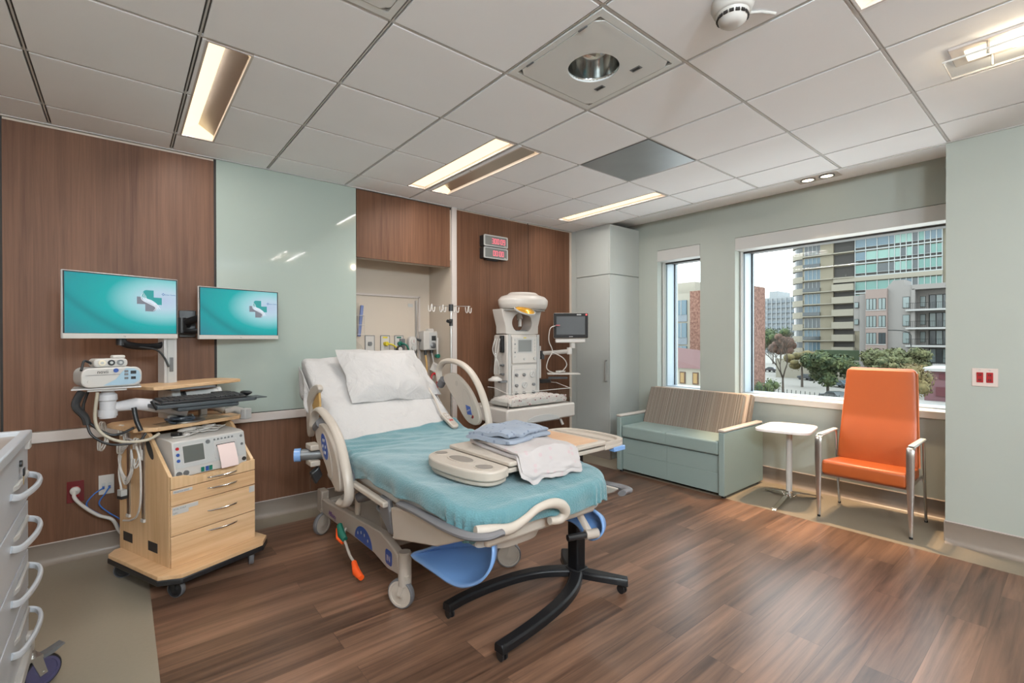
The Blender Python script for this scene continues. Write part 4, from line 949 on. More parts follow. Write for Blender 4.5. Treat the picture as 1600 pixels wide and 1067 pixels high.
# ------------------------------------------------------------------ hospital bed
BX = 1.49
bed = thing('hospital_bed','large beige adjustable hospital bed with raised back, standing in the middle','hospital bed',(BX,2.55,0))
def W(m, n, mt_, par=bed, **k): return m.build(n, mt_, par, world=True, **k)
# mattress: swept along a bent profile, foot end rounded in plan
prof = [(1.50,.700),(1.62,.722),(1.9,.728),(2.3,.722),(2.7,.715),(2.93,.722),(3.05,.775),(3.25,.905),(3.45,1.06),(3.62,1.185),(3.72,1.235)]
pr3 = spl([(0,y,z) for y,z in prof],5)
def profat(u):
    x = u*(len(pr3)-1); i = min(int(x),len(pr3)-2); f = x-i; p = pr3[i].lerp(pr3[i+1],f)
    a = pr3[max(i-1,0)]; b_ = pr3[min(i+2,len(pr3)-1)]; d = (b_-a).normalized(); return p, Vector((0,-d.z,d.y))
def BC(y): return BX-.055*max(0,(2.8-y))/1.3
def matt(u, v, grow=0, th=.15, wr=0, hw=.445):
    p, n = profat(u); a = 2*pi*v; e = .3
    cx, cy = abs(cos(a))**e*(1 if cos(a)>=0 else -1), abs(sin(a))**e*(1 if sin(a)>=0 else -1)
    w_ = hw
    if p.y < 1.75: w_ = hw-.02-.055*((1.75-p.y)/.25)**2
    if u > .97: w_ *= 1-.06*((u-.97)/.03)
    q = 1-.0*u
    c = p-n*(th/2-grow)
    r_ = Vector((BC(p.y)+(w_+grow)*cx, c.y, c.z))+n*(th/2+grow)*cy
    if wr: k = wr*noise.noise((r_.x*6,r_.y*7,r_.z*6))+wr*.6*noise.noise((r_.x*17,r_.y*13,r_.z*15)); r_ += Vector((cx*.6*abs(cx)**3,0,0))*k+n*cy*k
    return tuple(r_)
W(MB().grid(lambda u,v: matt(u,v), 60, 40, cv=True, caps=True),'mattress',M_wgrey)
# fitted sheet on the raised back, loose along its left side
def sheet(u, v):
    u2 = .44+.555*u; x = list(matt(u2, v, .008+.004*u, .15, .006+.020*u)); return tuple(x)
sh = MB().grid(sheet, 70, 90, cv=True); fs = W(sh,'fitted_sheet',M_sheet)
def skirt(u, v):
    p, n = profat(.47+.52*u)
    drop = v*(.17+.05*sin(u*9)+.03*sin(u*23))
    x = BX-.468-.02*sin(u*26+v*2)*v-.018*sin(u*11)*v-.01
    return (x, p.y+.03*v*sin(u*14)-n.y*-drop*.4, p.z-.03-drop*(.9)-.01)
W(MB().grid(skirt, 90, 12),'sheet_side',M_sheet,solid=.003)
def skirt2(u, v):
    p, n = profat(.62+.37*u); drop = v*(.12+.03*sin(u*17)); return (BX+.468+.01*sin(u*20)*v, p.y-drop*.3, p.z-.03-drop)
W(MB().grid(skirt2, 60, 8),'sheet_side',M_sheet,solid=.003)
def fold(u, v):
    p, n = profat(.50+.012*sin(v*7)+.05*u); a = (v*2-1)
    return (BX+a*.46, p.y, p.z+.016+.010*noise.noise((v*8,u*3,2))+(.0 if abs(a)<.97 else -.02))
# back and seat pans
W(MB().prism([(1.98,.575),(2.60,.575),(2.95,.575),(2.95,.555),(2.2,.545),(1.95,.545)],'x',BX-.42,BX+.42),'seat_pan',M_bed,bev=.01)
W(MB().prism([(2.93,.575),(3.0,.545),(3.80,1.09),(3.76,1.13)],'x',BX-.42,BX+.42),'back_pan',M_bed,bev=.01)
W(MB().prism([(3.66,1.02),(3.78,1.02),(3.84,1.16),(3.82,1.225),(3.75,1.20)],'x',BX-.40,BX+.43),'head_board',M_bed,bev=.02,seg=3)
# side pan with the long grey grip, left and right
for s in (-1,1):
    xs = BX-.045+s*.440
    pn = W(MB().prism([(2.13,.585),(1.95,.62),(1.55,.655),(1.46,.66),(1.50,.63),(1.70,.540),(2.10,.440)],'x',xs-.012,xs+.012),'foot_side_panel',M_bed,bev=.006)
    W(MB().prism([(2.20,.600),(2.16,.44),(2.19,.43),(2.30,.50),(2.30,.60)],'x',xs-s*.02-.014,xs-s*.02+.014),'bellows',M_bgrey,bev=.01)
    W(MB().prism([(2.95,.60),(2.20,.590),(2.20,.560),(2.95,.572)],'x',xs-.018,xs+.018),'seat_side_rail',M_bed,bev=.008)
    gp_ = [(xs+s*.014,2.02,.632),(xs+s*.020,1.86,.645),(xs+s*.022,1.62,.650),(xs+s*.016,1.47,.660),(xs-s*.02,1.40,.668),(xs-s*.085,1.385,.672)]
    gr = W(MB().tube(spl(gp_,7),.014,n=10,r2=.024,up=(1,0,.01)),'grip_rail',M_bgrey)
    if s < 0: W(MB().box((xs-.031,1.90,.640),(.004,.04,.014)),'grip_button',M_offw,gr)
# foot section: calf tray with a wavy handle in front
W(MB().grid(lambda u,v: (1.345+(.18-.04*u)*abs(cos(2*pi*v))**.6*(1 if cos(2*pi*v)>=0 else -1), 1.70+(.17-.05*u)*abs(sin(2*pi*v))**.6*(1 if sin(2*pi*v)>=0 else -1), .635-.135*u**.8), 10, 40, cv=True, caps=True),'foot_tray',M_bed)
hd = spl([(1.02,1.46,.672),(1.09,1.445,.662),(1.14,1.44,.652),(1.19,1.44,.652),(1.25,1.435,.672),(1.31,1.43,.700),(1.385,1.43,.704),(1.45,1.435,.682),(1.478,1.44,.645),(1.455,1.45,.615),(1.40,1.455,.62)],7)
W(MB().tube(hd,[.020+.004*sin(i*.15) for i in range(len(hd))],n=12),'foot_handle',M_bed)
W(MB().prism([(BX-.38,1.51),(BX+.27,1.51),(BX+.26,1.92),(BX-.36,1.92)],'z',.56,.635),'foot_deck',M_bed,bev=.015)
# base frame: two long side beams, cross members, head posts
for s in (-1,1):
    x = BX+s*.360
    pts = [(3.60,.245),(3.42,.245),(2.96,.285),(2.52,.315),(2.40,.295),(2.30,.265),(2.28,.165),(2.42,.148),(2.60,.172),(2.95,.165),(3.34,.150),(3.60,.140)]
    bm = W(MB().prism(pts,'x',x-.022,x+.022),'side_beam',M_bedd,bev=.006)
    W(MB().b(x-.028,x+.028,3.50,3.60,.14,.30),'head_post',M_bedd,bev=.01)
    W(MB().cyl((x,2.255,.12),(x,2.255,.285),.034).cyl((x,2.255,.285),(x,2.255,.292),.030),'foot_post',M_bedd)
    if s < 0:
        xo = x-.0225
        e = [(2.62+.125*cos(a)-.0, .205+.05*sin(a)+.0*cos(a)) for a in [2*pi*k/24 for k in range(24)]]
        half = [(2.75+.13*cos(a), .178+.092*max(0,sin(a))) for a in [pi*k/14 for k in range(15)]]
        W(MB().prism(half,'x',xo-.0012,xo+.001),'blue_sticker',M_dblue,bm)
        W(MB().prism(rrect(2.36,2.44,.175,.255,.02),'x',xo-.0012,xo+.001),'blue_sticker',M_dblue,bm)
        tx = text('IN', .045, M_offw, bm, (0,0,0), (pi/2,0,-pi/2)); tx.location = (xo-.0015-BX,2.425-2.55,.195)
        for q in range(4):
            W(MB().prism([(2.83-.05*q+.008*cos(a), .215+.018*sin(q*1.1)+.010*sin(a)) for a in [2*pi*k/8 for k in range(8)]],'x',xo-.0016,xo),'symbol',M_offw,bm)
        tx = text('Affinity', .05, mat('purple_print', rgb(110,60,140,1), .5), bm, (0,0,0), (pi/2,radians(0),-pi/2)); tx.location = (xo-.001-BX,3.36-2.55,.175)
        # brake pedals
        pp = spl([(xo-.02,2.98,.20),(xo-.05,2.94,.17),(xo-.055,2.88,.14),(xo-.06,2.80,.10),(xo-.055,2.72,.075),(xo-.06,2.66,.06)],5)
        W(MB().tube(pp,.008,n=8),'pedal_lever',M_bedd)
        W(MB().tube([(xo-.045,3.02,.215),(xo-.06,2.95,.185),(xo-.055,2.90,.165)],[.018,.026,.018],n=10,r2=.016),'pedal',M_green)
        W(MB().tube([(xo-.05,3.04,.185),(xo-.07,2.97,.155),(xo-.06,2.92,.14)],[.012,.016,.012],n=10),'pedal',M_orng)
        W(MB().tube([(xo-.06,2.74,.085),(xo-.075,2.67,.06),(xo-.07,2.60,.05)],[.015,.024,.016],n=10,r2=.015),'pedal',M_orng)
for y in (3.50,2.62): W(MB().b(BX-.34,BX+.34,y-.035,y+.035,.17,.235),'cross_member',M_bedd,bev=.008)
W(MB().b(BX-.24,BX+.24,2.62,3.50,.16,.20),'base_pan',M_bedd,bev=.01)
for s in (-1,1):
    for y,a in ((2.235,28 if s<0 else 55),(3.50,120 if s<0 else 130)):
        cx, cy = BX+s*.360-BX, y-2.55
        rr = .076
        M0 = Matrix.Translation((cx,cy,0)) @ Matrix.Rotation(radians(a+ (20 if s<0 else 0)),4,'Z')
        c = caster(bed, cx, cy, rr, M_bgrey, M_bed, radians(a), top=.175, w=.03, hub=M_bed)
# lift arms between base and seat
for s in (-1,1):
    x = BX+s*.20
    W(MB().tube(spl([(x,3.42,.18),(x,3.25,.29),(x,3.08,.37),(x,2.92,.36),(x,2.82,.28),(x,2.80,.19)],6),.022,n=10,r2=.045,up=(1,0,0)),'lift_arm',M_bed)
    W(MB().tube([(BX+s*.34,2.95,.24),(BX+s*.34,2.93,.45)],.016,n=10,r2=.028,up=(0,1,0)).cyl((BX+s*.31,2.93,.46),(BX+s*.37,2.93,.46),.035),'lift_link',M_bed)
    W(MB().tube([(BX+s*.31,3.35,.60),(BX+s*.31,2.95,.44)],.016,n=8,r2=.03),'lift_strut',M_bedd)
W(MB().cyl((1.09,2.74,.46),(1.28,2.52,.55),.034).cyl((1.077,2.752,.452),(1.09,2.74,.46),.029),'grey_actuator',M_bgrey)
W(MB().b(BX-.05,BX+.28,2.10,2.45,.42,.56).prism([(2.05,.44),(2.60,.46),(2.60,.36),(2.30,.38)],'x',BX-.12,BX+.12),'seat_frame',M_bed,bev=.02)
W(MB().tube([(BX-.30,2.50,.30),(BX-.10,2.15,.34),(BX+.05,1.95,.40)],.035,n=10,r2=.045),'foot_support_arm',M_bed)
W(MB().tube([(BX-.35,2.42,.31),(BX-.22,2.30,.31),(BX-.20,2.34,.31)],.006,n=8),'release_wire',M_offw)
W(MB().tube(spl([(BX-.35,3.05,.55),(BX-.33,3.0,.48),(BX-.30,3.02,.38)],5),.016),'hydraulic_hose',M_black)
W(MB().tube(spl([(BX-.44,2.36,.545),(BX-.47,2.34,.52),(BX-.47,2.28,.515),(BX-.44,2.26,.54)],5),.008),'side_ring',M_steel)
# head side rails: loop tube, inner panel with controls
def rail(x, s, dz, dy, name='side_rail'):
    lp = [(3.36,1.05),(3.375,1.14),(3.31,1.205),(3.19,1.222),(3.05,1.205),(2.93,1.155),(2.83,1.07),(2.76,.975),(2.715,.88),(2.69,.79)]
    if s < 0: lp = [(3.22,.83),(3.19,.905),(3.10,.945),(2.98,.925),(2.84,.875),(2.73,.80),(2.655,.70),(2.60,.60),(2.595,.52),(2.645,.47),(2.73,.455)]
    r_ = W(MB().tube(spl([(x,a,b_) for a,b_ in lp],6),.021,n=12,r2=.028,up=(1,0,0)),'side_rail',M_bed)
    pn = [(3.28,1.075),(3.21,1.125),(3.11,1.125),(2.98,1.065),(2.88,.985),(2.81,.89),(2.785,.82),(2.81,.775),(2.88,.765),(2.98,.80),(3.12,.93)]
    if s < 0: pn = [(3.13,.80),(3.07,.86),(2.98,.865),(2.86,.81),(2.75,.72),(2.70,.62),(2.69,.545),(2.74,.52),(2.83,.555),(2.95,.64),(3.08,.73)]
    p3 = spl([(0,a,b_) for a,b_ in pn],4,closed=True)
    W(MB().prism([(p.y,p.z) for p in p3],'x',x-.018,x+.012),'rail_panel',M_bed,r_,bev=.008,seg=3)
    yc = sum(a for a,_ in pn)/len(pn); zc = sum(b_ for _,b_ in pn)/len(pn)
    if s > 0:
        A = radians(62)
        def el(cy,cz,ra,rb): return [(cy+ra*cos(t)*cos(A)-rb*sin(t)*sin(A)*0+rb*sin(t)*sin(A), cz+ra*cos(t)*sin(A)*1-rb*sin(t)*cos(A)) for t in [2*pi*k/28 for k in range(28)]]
        W(MB().prism(el(2.93,.915,.115,.048),'x',x-.0205,x-.018),'control_pad',M_bedd,r_)
        W(MB().prism(el(2.932,.917,.108,.041),'x',x-.0215,x-.018),'control_pad_face',M_bed,r_)
        W(MB().prism([(2.955,.905),(2.895,.895),(2.872,.838),(2.93,.835)],'x',x-.023,x-.018),'blue_sticker',M_dblue,r_,bev=.0005)
        W(MB().prism([(3.08+.022*cos(t),1.055+.022*sin(t)) for t in [2*pi*k/14 for k in range(14)]],'x',x-.020,x-.017),'call_button',M_bedd,r_)
        for q in range(5): W(MB().prism([(2.90+.014*(q%3)+.004*cos(t),.87+.016*(q//3)-.004*q+.005*sin(t)) for t in [2*pi*k/8 for k in range(8)]],'x',x-.0240,x-.022),'symbol',M_offw,r_)
        W(MB().prism([(2.868+.013*cos(t),.825+.013*sin(t)) for t in [2*pi*k/14 for k in range(14)]],'x',x-.0205,x-.018),'red_ring',M_red,r_)
    else:
        A = radians(120)
        def el(cy,cz,ra,rb): return [(cy+ra*cos(t)*cos(A)+rb*sin(t)*sin(A), cz+ra*cos(t)*sin(A)-rb*sin(t)*cos(A)) for t in [2*pi*k/28 for k in range(28)]]
        A = radians(55)
        W(MB().prism(el(2.90,.70,.150,.055),'x',x-.0205,x-.016),'control_pad',M_bedd,r_)
        W(MB().prism(el(2.90,.70,.145,.050),'x',x-.0215,x-.016),'control_pad_face',M_bed,r_)
        W(MB().prism(el(2.935,.745,.085,.044),'x',x-.023,x-.016),'blue_oval',M_dblue,r_)
        for q in range(6): W(MB().prism([(2.96-.022*(q%3)+.007*cos(t),.78-.035*(q//2)+.010*sin(t)) for t in [2*pi*k/8 for k in range(8)]],'x',x-.0245,x-.022),'symbol',M_offw,r_)
    # grey collars on the tube
    W(MB().cyl((x,3.355 if s>0 else 3.14,1.02 if s>0 else .83),(x,3.30 if s>0 else 3.06,1.07 if s>0 else .87),.032),'collar',M_bgrey,r_)
    W(MB().tube([(x,lp[-1][0],lp[-1][1]+.01),(BX+s*.40,lp[-1][0]+.10,lp[-1][1]-.10 if s>0 else .50)],.018),'rail_mount',M_bed,r_)
rail(2.00,1,0,0); rail(.965,-1,0,0)
# far part of the left rail assembly with tan wedge, levers
W(MB().prism([(p.y,p.z) for p in spl([(0,3.47,.74),(0,3.485,.92),(0,3.44,1.02),(0,3.34,1.08),(0,3.25,1.09),(0,3.22,1.06),(0,3.30,1.01),(0,3.38,.94),(0,3.40,.74)],4,closed=True)],'x',.995,1.03),'head_rail_end',M_bed,bev=.008)
W(MB().prism([(3.38,.94),(3.30,1.02),(3.24,1.04),(3.22,.90),(3.30,.86)],'x',1.005,1.018),'tan_wedge',mat('tan_foam', rgb(170,135,80,1), .7))
W(MB().prism([(2.80,.72),(2.73,.70),(2.64,.63),(2.62,.55),(2.68,.55),(2.76,.60)],'x',.992,1.022),'release_handle',M_bgrey,bev=.01)
W(MB().b(.988,.993,2.665,2.745,.615,.68),'release_label',mat('red_white_print', rgb(190,70,80,1), .5))
W(MB().cyl((.86,3.16,.665),(1.0,3.10,.665),.035),'accessory_rod',M_steel); W(MB().cyl((.835,3.17,.665),(.87,3.155,.665),.042),'blue_knob',M_blue)
for z0 in (.60,.70): W(MB().b(.90,.96,3.06,3.17,z0,z0+.035),'knob_bracket',M_bed,bev=.006)
W(MB().prism([(.90,.56),(.95,.60),(.97,.54),(.93,.49)],'y',3.05,3.10),'side_hook',M_black,bev=.006)
W(MB().tube([(BX-.38,3.2,.72),(BX-.44,3.0,.60),(BX-.46,2.93,.46)],.022,r2=.034,n=10),'rail_strut',M_bed)
# blue calf supports under the foot end
def bowl(rim, x0, tilt, depth, c, name='calf_support'):
    """scooped shell: rim given as (y,z); opens towards -x; tilt = dx per dz"""
    R_ = spl([(0,a,b_) for a,b_ in rim],6,closed=True); n = len(R_); cy_, cz_ = c
    def f(u, v):
        p = R_[int(round(v*n))%n]; r = u; y = cy_+(p.y-cy_)*r; z = cz_+(p.z-cz_)*r
        return (x0+(z-cz_)*tilt+depth*(1-r**2.2)-.018*r**8, y, z)
    return W(MB().grid(f, 18, n, cv=True), name, M_blue, solid=.010)
bowl([(2.13,.325),(2.02,.320),(1.90,.322),(1.78,.325),(1.68,.345),(1.58,.40),(1.53,.47),(1.54,.54),(1.60,.585),(1.72,.565),(1.86,.475),(2.00,.395)], 1.15, .28, .12, (1.78,.44))
W(MB().tube([(1.30,1.72,.50),(1.34,1.80,.54),(1.36,1.9,.58)],.022),'calf_support_bracket',M_bgrey)
bowl([(1.83,.49),(1.76,.535),(1.69,.535),(1.61,.525),(1.55,.505),(1.52,.462),(1.53,.42),(1.575,.39),(1.63,.392),(1.68,.425),(1.74,.435),(1.81,.43)], 1.84, .25, .06, (1.60,.455))
W(MB().cyl((1.66,1.60,.43),(1.76,1.57,.43),.016),'clamp_grip',M_black); W(MB().cyl((1.755,1.572,.43),(1.82,1.55,.43),.024),'clamp',M_bedd)
W(MB().tube([(1.74,1.66,.60),(1.76,1.60,.50),(1.78,1.57,.44)],.010,r2=.018),'clamp_arm',M_bedd)
# ------------------------------------------------------------------ blanket
def topz(y):
    for i in range(len(pr3)-1):
        if pr3[i].y <= y <= pr3[i+1].y: f = (y-pr3[i].y)/(pr3[i+1].y-pr3[i].y); return pr3[i].z*(1-f)+pr3[i+1].z*f
    return pr3[0].z if y < pr3[0].y else pr3[-1].z
def blanket(u, v):
    # u along the bed: 0 head edge .. 1 foot hem ; v across
    t = (v-.5)*2; sg = -1 if t < 0 else 1
    L = .124+.014*sin(u*6+.5)+.010*sin(u*15)
    if t < 0: L += .05*max(0,1-abs(u-.10)/.22)
    flat = .435-.022*min(1,max(0,(u-.55)/.3)); yf = 1.495
    s_ = abs(t)*(flat+L); y = 3.0+.05*t*(1-u)-u*(3.0-yf+.125+.012*sin(t*5))
    rc = .16                       # plan radius of the foot corners
    ox = max(0, s_-(flat-rc)) if y < yf+rc else max(0, s_-flat)
    if y < yf+rc:
        oy = yf+rc-y; dist = sqrt(ox*ox+oy*oy); e = max(0, dist-rc)
        if dist > 1e-6: dx, dy = ox/dist, oy/dist
        else: dx, dy = 1, 0
        bx = (min(s_,flat-rc)+dx*min(dist,rc)); by = yf+rc-dy*min(dist,rc)
    else:
        e = ox; dx, dy = 1, 0; bx = min(s_,flat); by = y
    e = min(e, L*1.08+.02*sin(t*9+u*5))
    r_ = .04*(1-math.exp(-e/.04)); d = e-r_*.75
    x = bx+dx*r_; yy = by-dy*r_
    z = topz(max(min(by,3.2),1.52))+.020+.012*math.exp(-u*9)
    w2 = min(1,d/.07)
    n1 = noise.noise((x*sg*3.4,y*2.8,.3)); n2 = noise.noise((x*sg*8+y*5,y*6,1.7)); n3 = noise.noise((x*sg*20,y*18,4))
    up = .013*n1+.008*n2+.002*n3
    up += .009*sin(((y-2.9)*1.6+x*sg*.35)*42+3*n1)*math.exp(-((y-2.80)/.15)**2)*max(0,.45-.55*x*sg)
    q = x*sg*1.0*dy+y*dx
    out = w2*(.006*sin(q*22+3*n1)+.008*n2+.002*sin(q*47))-.014*w2*w2*(1 if sg < 0 else .6)
    return (BC(yy)+sg*(x+dx*(.008+out)), yy-dy*(.008+out), z-d+up*(1-.6*w2))
bl = MB().grid(blanket, 170, 150).build('blanket', M_teal, solid=.008)
tag(bl, 'teal waffle-weave blanket covering the lower half of the bed', 'blanket'); recenter(bl)
# ------------------------------------------------------------------ pillows
def pillow(name, label, c, ex, ey, sx, sy, th, seed):
    ex = Vector(ex).normalized(); ey = Vector(ey); ey = (ey-ex*ey.dot(ex)).normalized(); n = ex.cross(ey); c = Vector(c)
    def f(u, v):
        # u: 0..1 from top centre to bottom centre via the rim; v around
        a = 2*pi*v; q = sin(pi*u); e = .22
        ca, sa = cos(a), sin(a)
        k = 1/max(abs(ca),abs(sa)); k = 1+(k-1)*.93
        pin = 1-.07*(1-abs(sin(2*a)))*q
        x = sx*q**.8*ca*k*pin; y = sy*q**.8*sa*k*pin
        z = th*(cos(pi*u))*(abs(cos(pi*u))**-.35 if abs(cos(pi*u))>.02 else 1)
        edge = max(abs(x)/sx,abs(y)/sy); z *= (1-min(1,edge)**3.2)*1.0+.04
        w_ = .012*noise.noise((x*7+seed,y*7,z*3))+.006*noise.noise((x*19,y*17+seed,2))
        return tuple(c+ex*x+ey*y+n*(z+w_*(1 if u<.5 else .4)))
    m = MB().grid(f, 60, 96, cv=True)
    o = m.build(name, M_sheet, smooth=True); tag(o, label, 'pillow', None); return recenter(o)
pillow('pillow','plump white pillow propped upright on top at the head of the bed',(1.565,3.43,1.125),(1,.0,-.02),(0,.36,.37),.335,.262,.085,1)
pillow('pillow','flatter white pillow underneath, showing right of the propped one',(1.70,3.50,1.105),(1,.05,-.05),(0,.40,.30),.30,.235,.055,5)
# ------------------------------------------------------------------ hand control lying on the sheet
hcp = spl([(1.87,3.36,1.045),(1.86,3.20,.93),(1.84,3.10,.86),(1.835,3.04,.82)],6)
hc = thing('hand_control','beige bed hand control with printed buttons lying on the sheet','remote control',(1.84,2.95,.80))
A = Matrix.Translation((1.845,2.97,.792)) @ Matrix.Rotation(radians(12),4,'Z') @ Matrix.Rotation(radians(32),4,'X')
ORI_h = ORI[hc.name]
def H(m, n, mm, par=hc, **k): return m.build(n, mm, par, world=True, **k)
H(MB().xf(A).prism(rrect(-.032,.032,-.085,.085,.03,6),'z',-.004,.020),'body',M_bed,bev=.006)
H(MB().xf(A).prism(rrect(-.024,.024,-.06,.07,.02,5),'z',.0195,.0215),'keypad',M_bedd)
for k in range(6): H(MB().xf(A).b(-.015 if k%2 else .003,-.003 if k%2 else .015,.05-.03*(k//2)-.008,.05-.03*(k//2)+.008,.0212,.023),'button',M_offw if k<4 else M_red)
H(MB().tube([tuple(p) for p in hcp],.006),'cord',M_bed)
# ------------------------------------------------------------------ overbed table
ot = thing('overbed_table','beige overbed table with wood-look top and black wheeled base, at bed foot','overbed table',(1.98,1.84,0))
def O(m, n, mm, par=ot, **k): return m.build(n, mm, par, world=True, **k)
TR = Matrix.Translation((1.66,1.84,.79)) @ Matrix.Rotation(radians(-0),4,'Z')
TA = Matrix.Translation((1.665,1.885,.792)) @ Matrix.Rotation(radians(1.5),4,'Z')
# lower tray body
lo_ = [(-.40,-.235),(.38,-.235),(.40,-.2),(.40,.2),(.38,.235),(-.40,.235)]
O(MB().xf(TA).prism(lo_,'z',.0,.022),'under_tray',M_bed,bev=.006)
O(MB().xf(TA).prism(rrect(-.345,.34,-.245,.245,.012),'z',.030,.052),'table_top',M_bed,bev=.006)
O(MB().xf(TA).prism(rrect(-.19,.31,-.215,.215,.01),'z',.052,.0545),'wood_insert',wood('tan_table_laminate', rgb(190,150,118,.95), rgb(208,172,140,.95), 'X', 2, .4, 22))
for sx in (-.2,.2): O(MB().xf(TA).b(sx-.02,sx+.02,-.20,.20,.0215,.031),'slide_rail',M_bedd)
# left end tray with two cup rings and an oval dish
def dish(mb_out, holes, poly, z0, z1): pass
el_ = spl([(-.345,-.24,0),(-.41,-.262,0),(-.47,-.25,0),(-.515,-.17,0),(-.535,-.03,0),(-.53,.11,0),(-.49,.20,0),(-.42,.235,0),(-.345,.235,0)],5)
tl_ = O(MB().xf(TA).prism([(p.x,p.y) for p in el_],'z',-.012,.034),'end_tray',M_bed,bev=.012,seg=4)
for cx,cy,rx,ry in ((-.435,-.175,.042,.052),(-.435,.175,.036,.040),(-.43,.01,.046,.095)):
    O(MB().xf(TA).ring([(cx+rx*cos(t),cy+ry*sin(t)) for t in [2*pi*k/28 for k in range(28)]],[(cx+rx*.86*cos(t),cy+ry*.88*sin(t)) for t in [2*pi*k/28 for k in range(28)]],'z',.033,.037),'cup_ring',M_bed,tl_)
    O(MB().xf(TA).prism([(cx+rx*.86*cos(t),cy+ry*.88*sin(t)) for t in [2*pi*k/28 for k in range(28)]],'z',.033,.0354),'recess',mat('tray_recess_shade', rgb(150,140,130,.62), .5),tl_)  # flat darker disc: shade inside the recess put into the colour
O(MB().xf(TA).prism([(-.345+(p.x+.345)*.94,p.y*.93) for p in el_],'z',-.036,-.010),'tray_bowl',M_bed,tl_,bev=.02,seg=4)
er = spl([(.33,.24,0),(.44,.235,0),(.52,.19,0),(.555,.08,0),(.56,-.06,0),(.54,-.18,0),(.48,-.24,0),(.33,-.245,0)],5)
tr_ = O(MB().xf(TA).prism([(p.x,p.y) for p in er],'z',.0,.026),'end_tray',M_bed,bev=.008,seg=3)
oer = [(p.x,p.y) for p in er]; ier = [(.345+(p.x-.345)*.88,p.y*.90) for p in er]
O(MB().xf(TA).ring(oer, ier, 'z', .024, .040),'tray_rim',M_bed,tr_,bev=.003)
O(MB().xf(TA).b(.42,.426,-.21,.21,.026,.038),'tray_divider',M_bed,tr_)
O(MB().xf(TA).b(.40,.50,-.252,-.215,-.018,.008),'release_lever',M_blue,tr_,bev=.004)
O(MB().xf(TA).b(-.15,.42,-.05,.05,-.030,.0),'support_beam',M_bedd,bev=.004)
O(MB().b(1.945,2.015,1.80,1.88,.06,.56),'lower_column',M_blackm,bev=.012,seg=3)
O(MB().b(1.953,2.007,1.808,1.872,.56,.785),'upper_column',M_blackm,bev=.010,seg=3)
def leg(pts, w0, w1, name='leg'):
    P_ = spl(pts,8); n = len(P_); mb = MB(); secs = []
    for i,p in enumerate(P_):
        d = (P_[min(i+1,n-1)]-P_[max(i-1,0)]); d.z = 0; d.normalize(); s_ = Vector((-d.y,d.x,0)); q = i/(n-1); hw = (w0*(1-q)+w1*q)/2; h = .040
        secs.append([p+s_*hw+Vector((0,0,-h*.5)),p+s_*hw+Vector((0,0,h*.25)),p+s_*hw*.72+Vector((0,0,h*.5)),p-s_*hw*.72+Vector((0,0,h*.5)),p-s_*hw+Vector((0,0,h*.25)),p-s_*hw+Vector((0,0,-h*.5))])
    mb.grid(lambda u,v: tuple(secs[int(round(u*(n-1)))][int(round(v*6))%6]), n, 6, cv=False)
    mb = MB(); vs = [tuple(q) for s_ in secs for q in s_]; fs = []
    for i in range(n-1):
        for j in range(6): fs.append((i*6+j,i*6+(j+1)%6,(i+1)*6+(j+1)%6,(i+1)*6+j))
    fs += [tuple(range(5,-1,-1)), tuple((n-1)*6+j for j in range(6))]
    mb.add(vs, fs); return O(mb, name, M_blackm, bev=.003)
HB = (1.98,1.84,.082)
leg([(1.96,1.86,.085),(1.84,1.945,.085),(1.70,2.00,.082),(1.52,2.03,.076),(1.36,2.035,.07),(1.235,2.02,.066)],.075,.055)
leg([(1.96,1.82,.085),(1.84,1.735,.085),(1.70,1.675,.082),(1.52,1.635,.076),(1.36,1.615,.07),(1.24,1.605,.066)],.075,.055)
leg([(1.98,1.82,.085),(2.02,1.74,.084),(2.07,1.67,.078),(2.13,1.60,.068)],.08,.05)
leg([(1.98,1.86,.085),(2.02,1.94,.084),(2.07,2.01,.078),(2.13,2.075,.068)],.08,.05)
O(MB().prism(rrect(1.925,2.035,1.785,1.895,.03),'z',.058,.108),'hub',M_blackm,bev=.008)
for x,y in ((1.262,2.025),(1.268,1.61),(2.112,1.62),(2.112,2.055)):
    c = O(MB().cyl((x-.014,y+.006,.024),(x-.006,y+.006,.024),.024).cyl((x+.006,y+.006,.024),(x+.014,y+.006,.024),.024),'caster',M_black)
    O(MB().b(x-.008,x+.008,y-.012,y+.016,.03,.052),'caster_hood',M_blackm,c,bev=.003)
# ------------------------------------------------------------------ folded baby blankets on the table
def patt(name, base, dot, sc_):
    m = mat(name, base, .9, bump=.3, bscale=60); N = m.node_tree.nodes; L = m.node_tree.links; b = N['Principled BSDF']
    tc = N.new('ShaderNodeTexCoord'); vo = N.new('ShaderNodeTexVoronoi'); vo.inputs['Scale'].default_value = sc_; vo.inputs['Randomness'].default_value = .8; L.new(tc.outputs['Object'], vo.inputs['Vector'])
    cr = N.new('ShaderNodeValToRGB'); cr.color_ramp.elements[0].position = .20; cr.color_ramp.elements[0].color = dot; cr.color_ramp.elements[1].position = .27; cr.color_ramp.elements[1].color = base
    L.new(vo.outputs['Distance'], cr.inputs[0]); L.new(cr.outputs[0], b.inputs['Base Color']); return m
M_bb = patt('blue_print_flannel', rgb(165,175,190,.62), rgb(124,134,154,.7), 34)
M_pw = patt('pale_pink_print_flannel', rgb(205,197,195,.66), rgb(198,178,178,.75), 24)
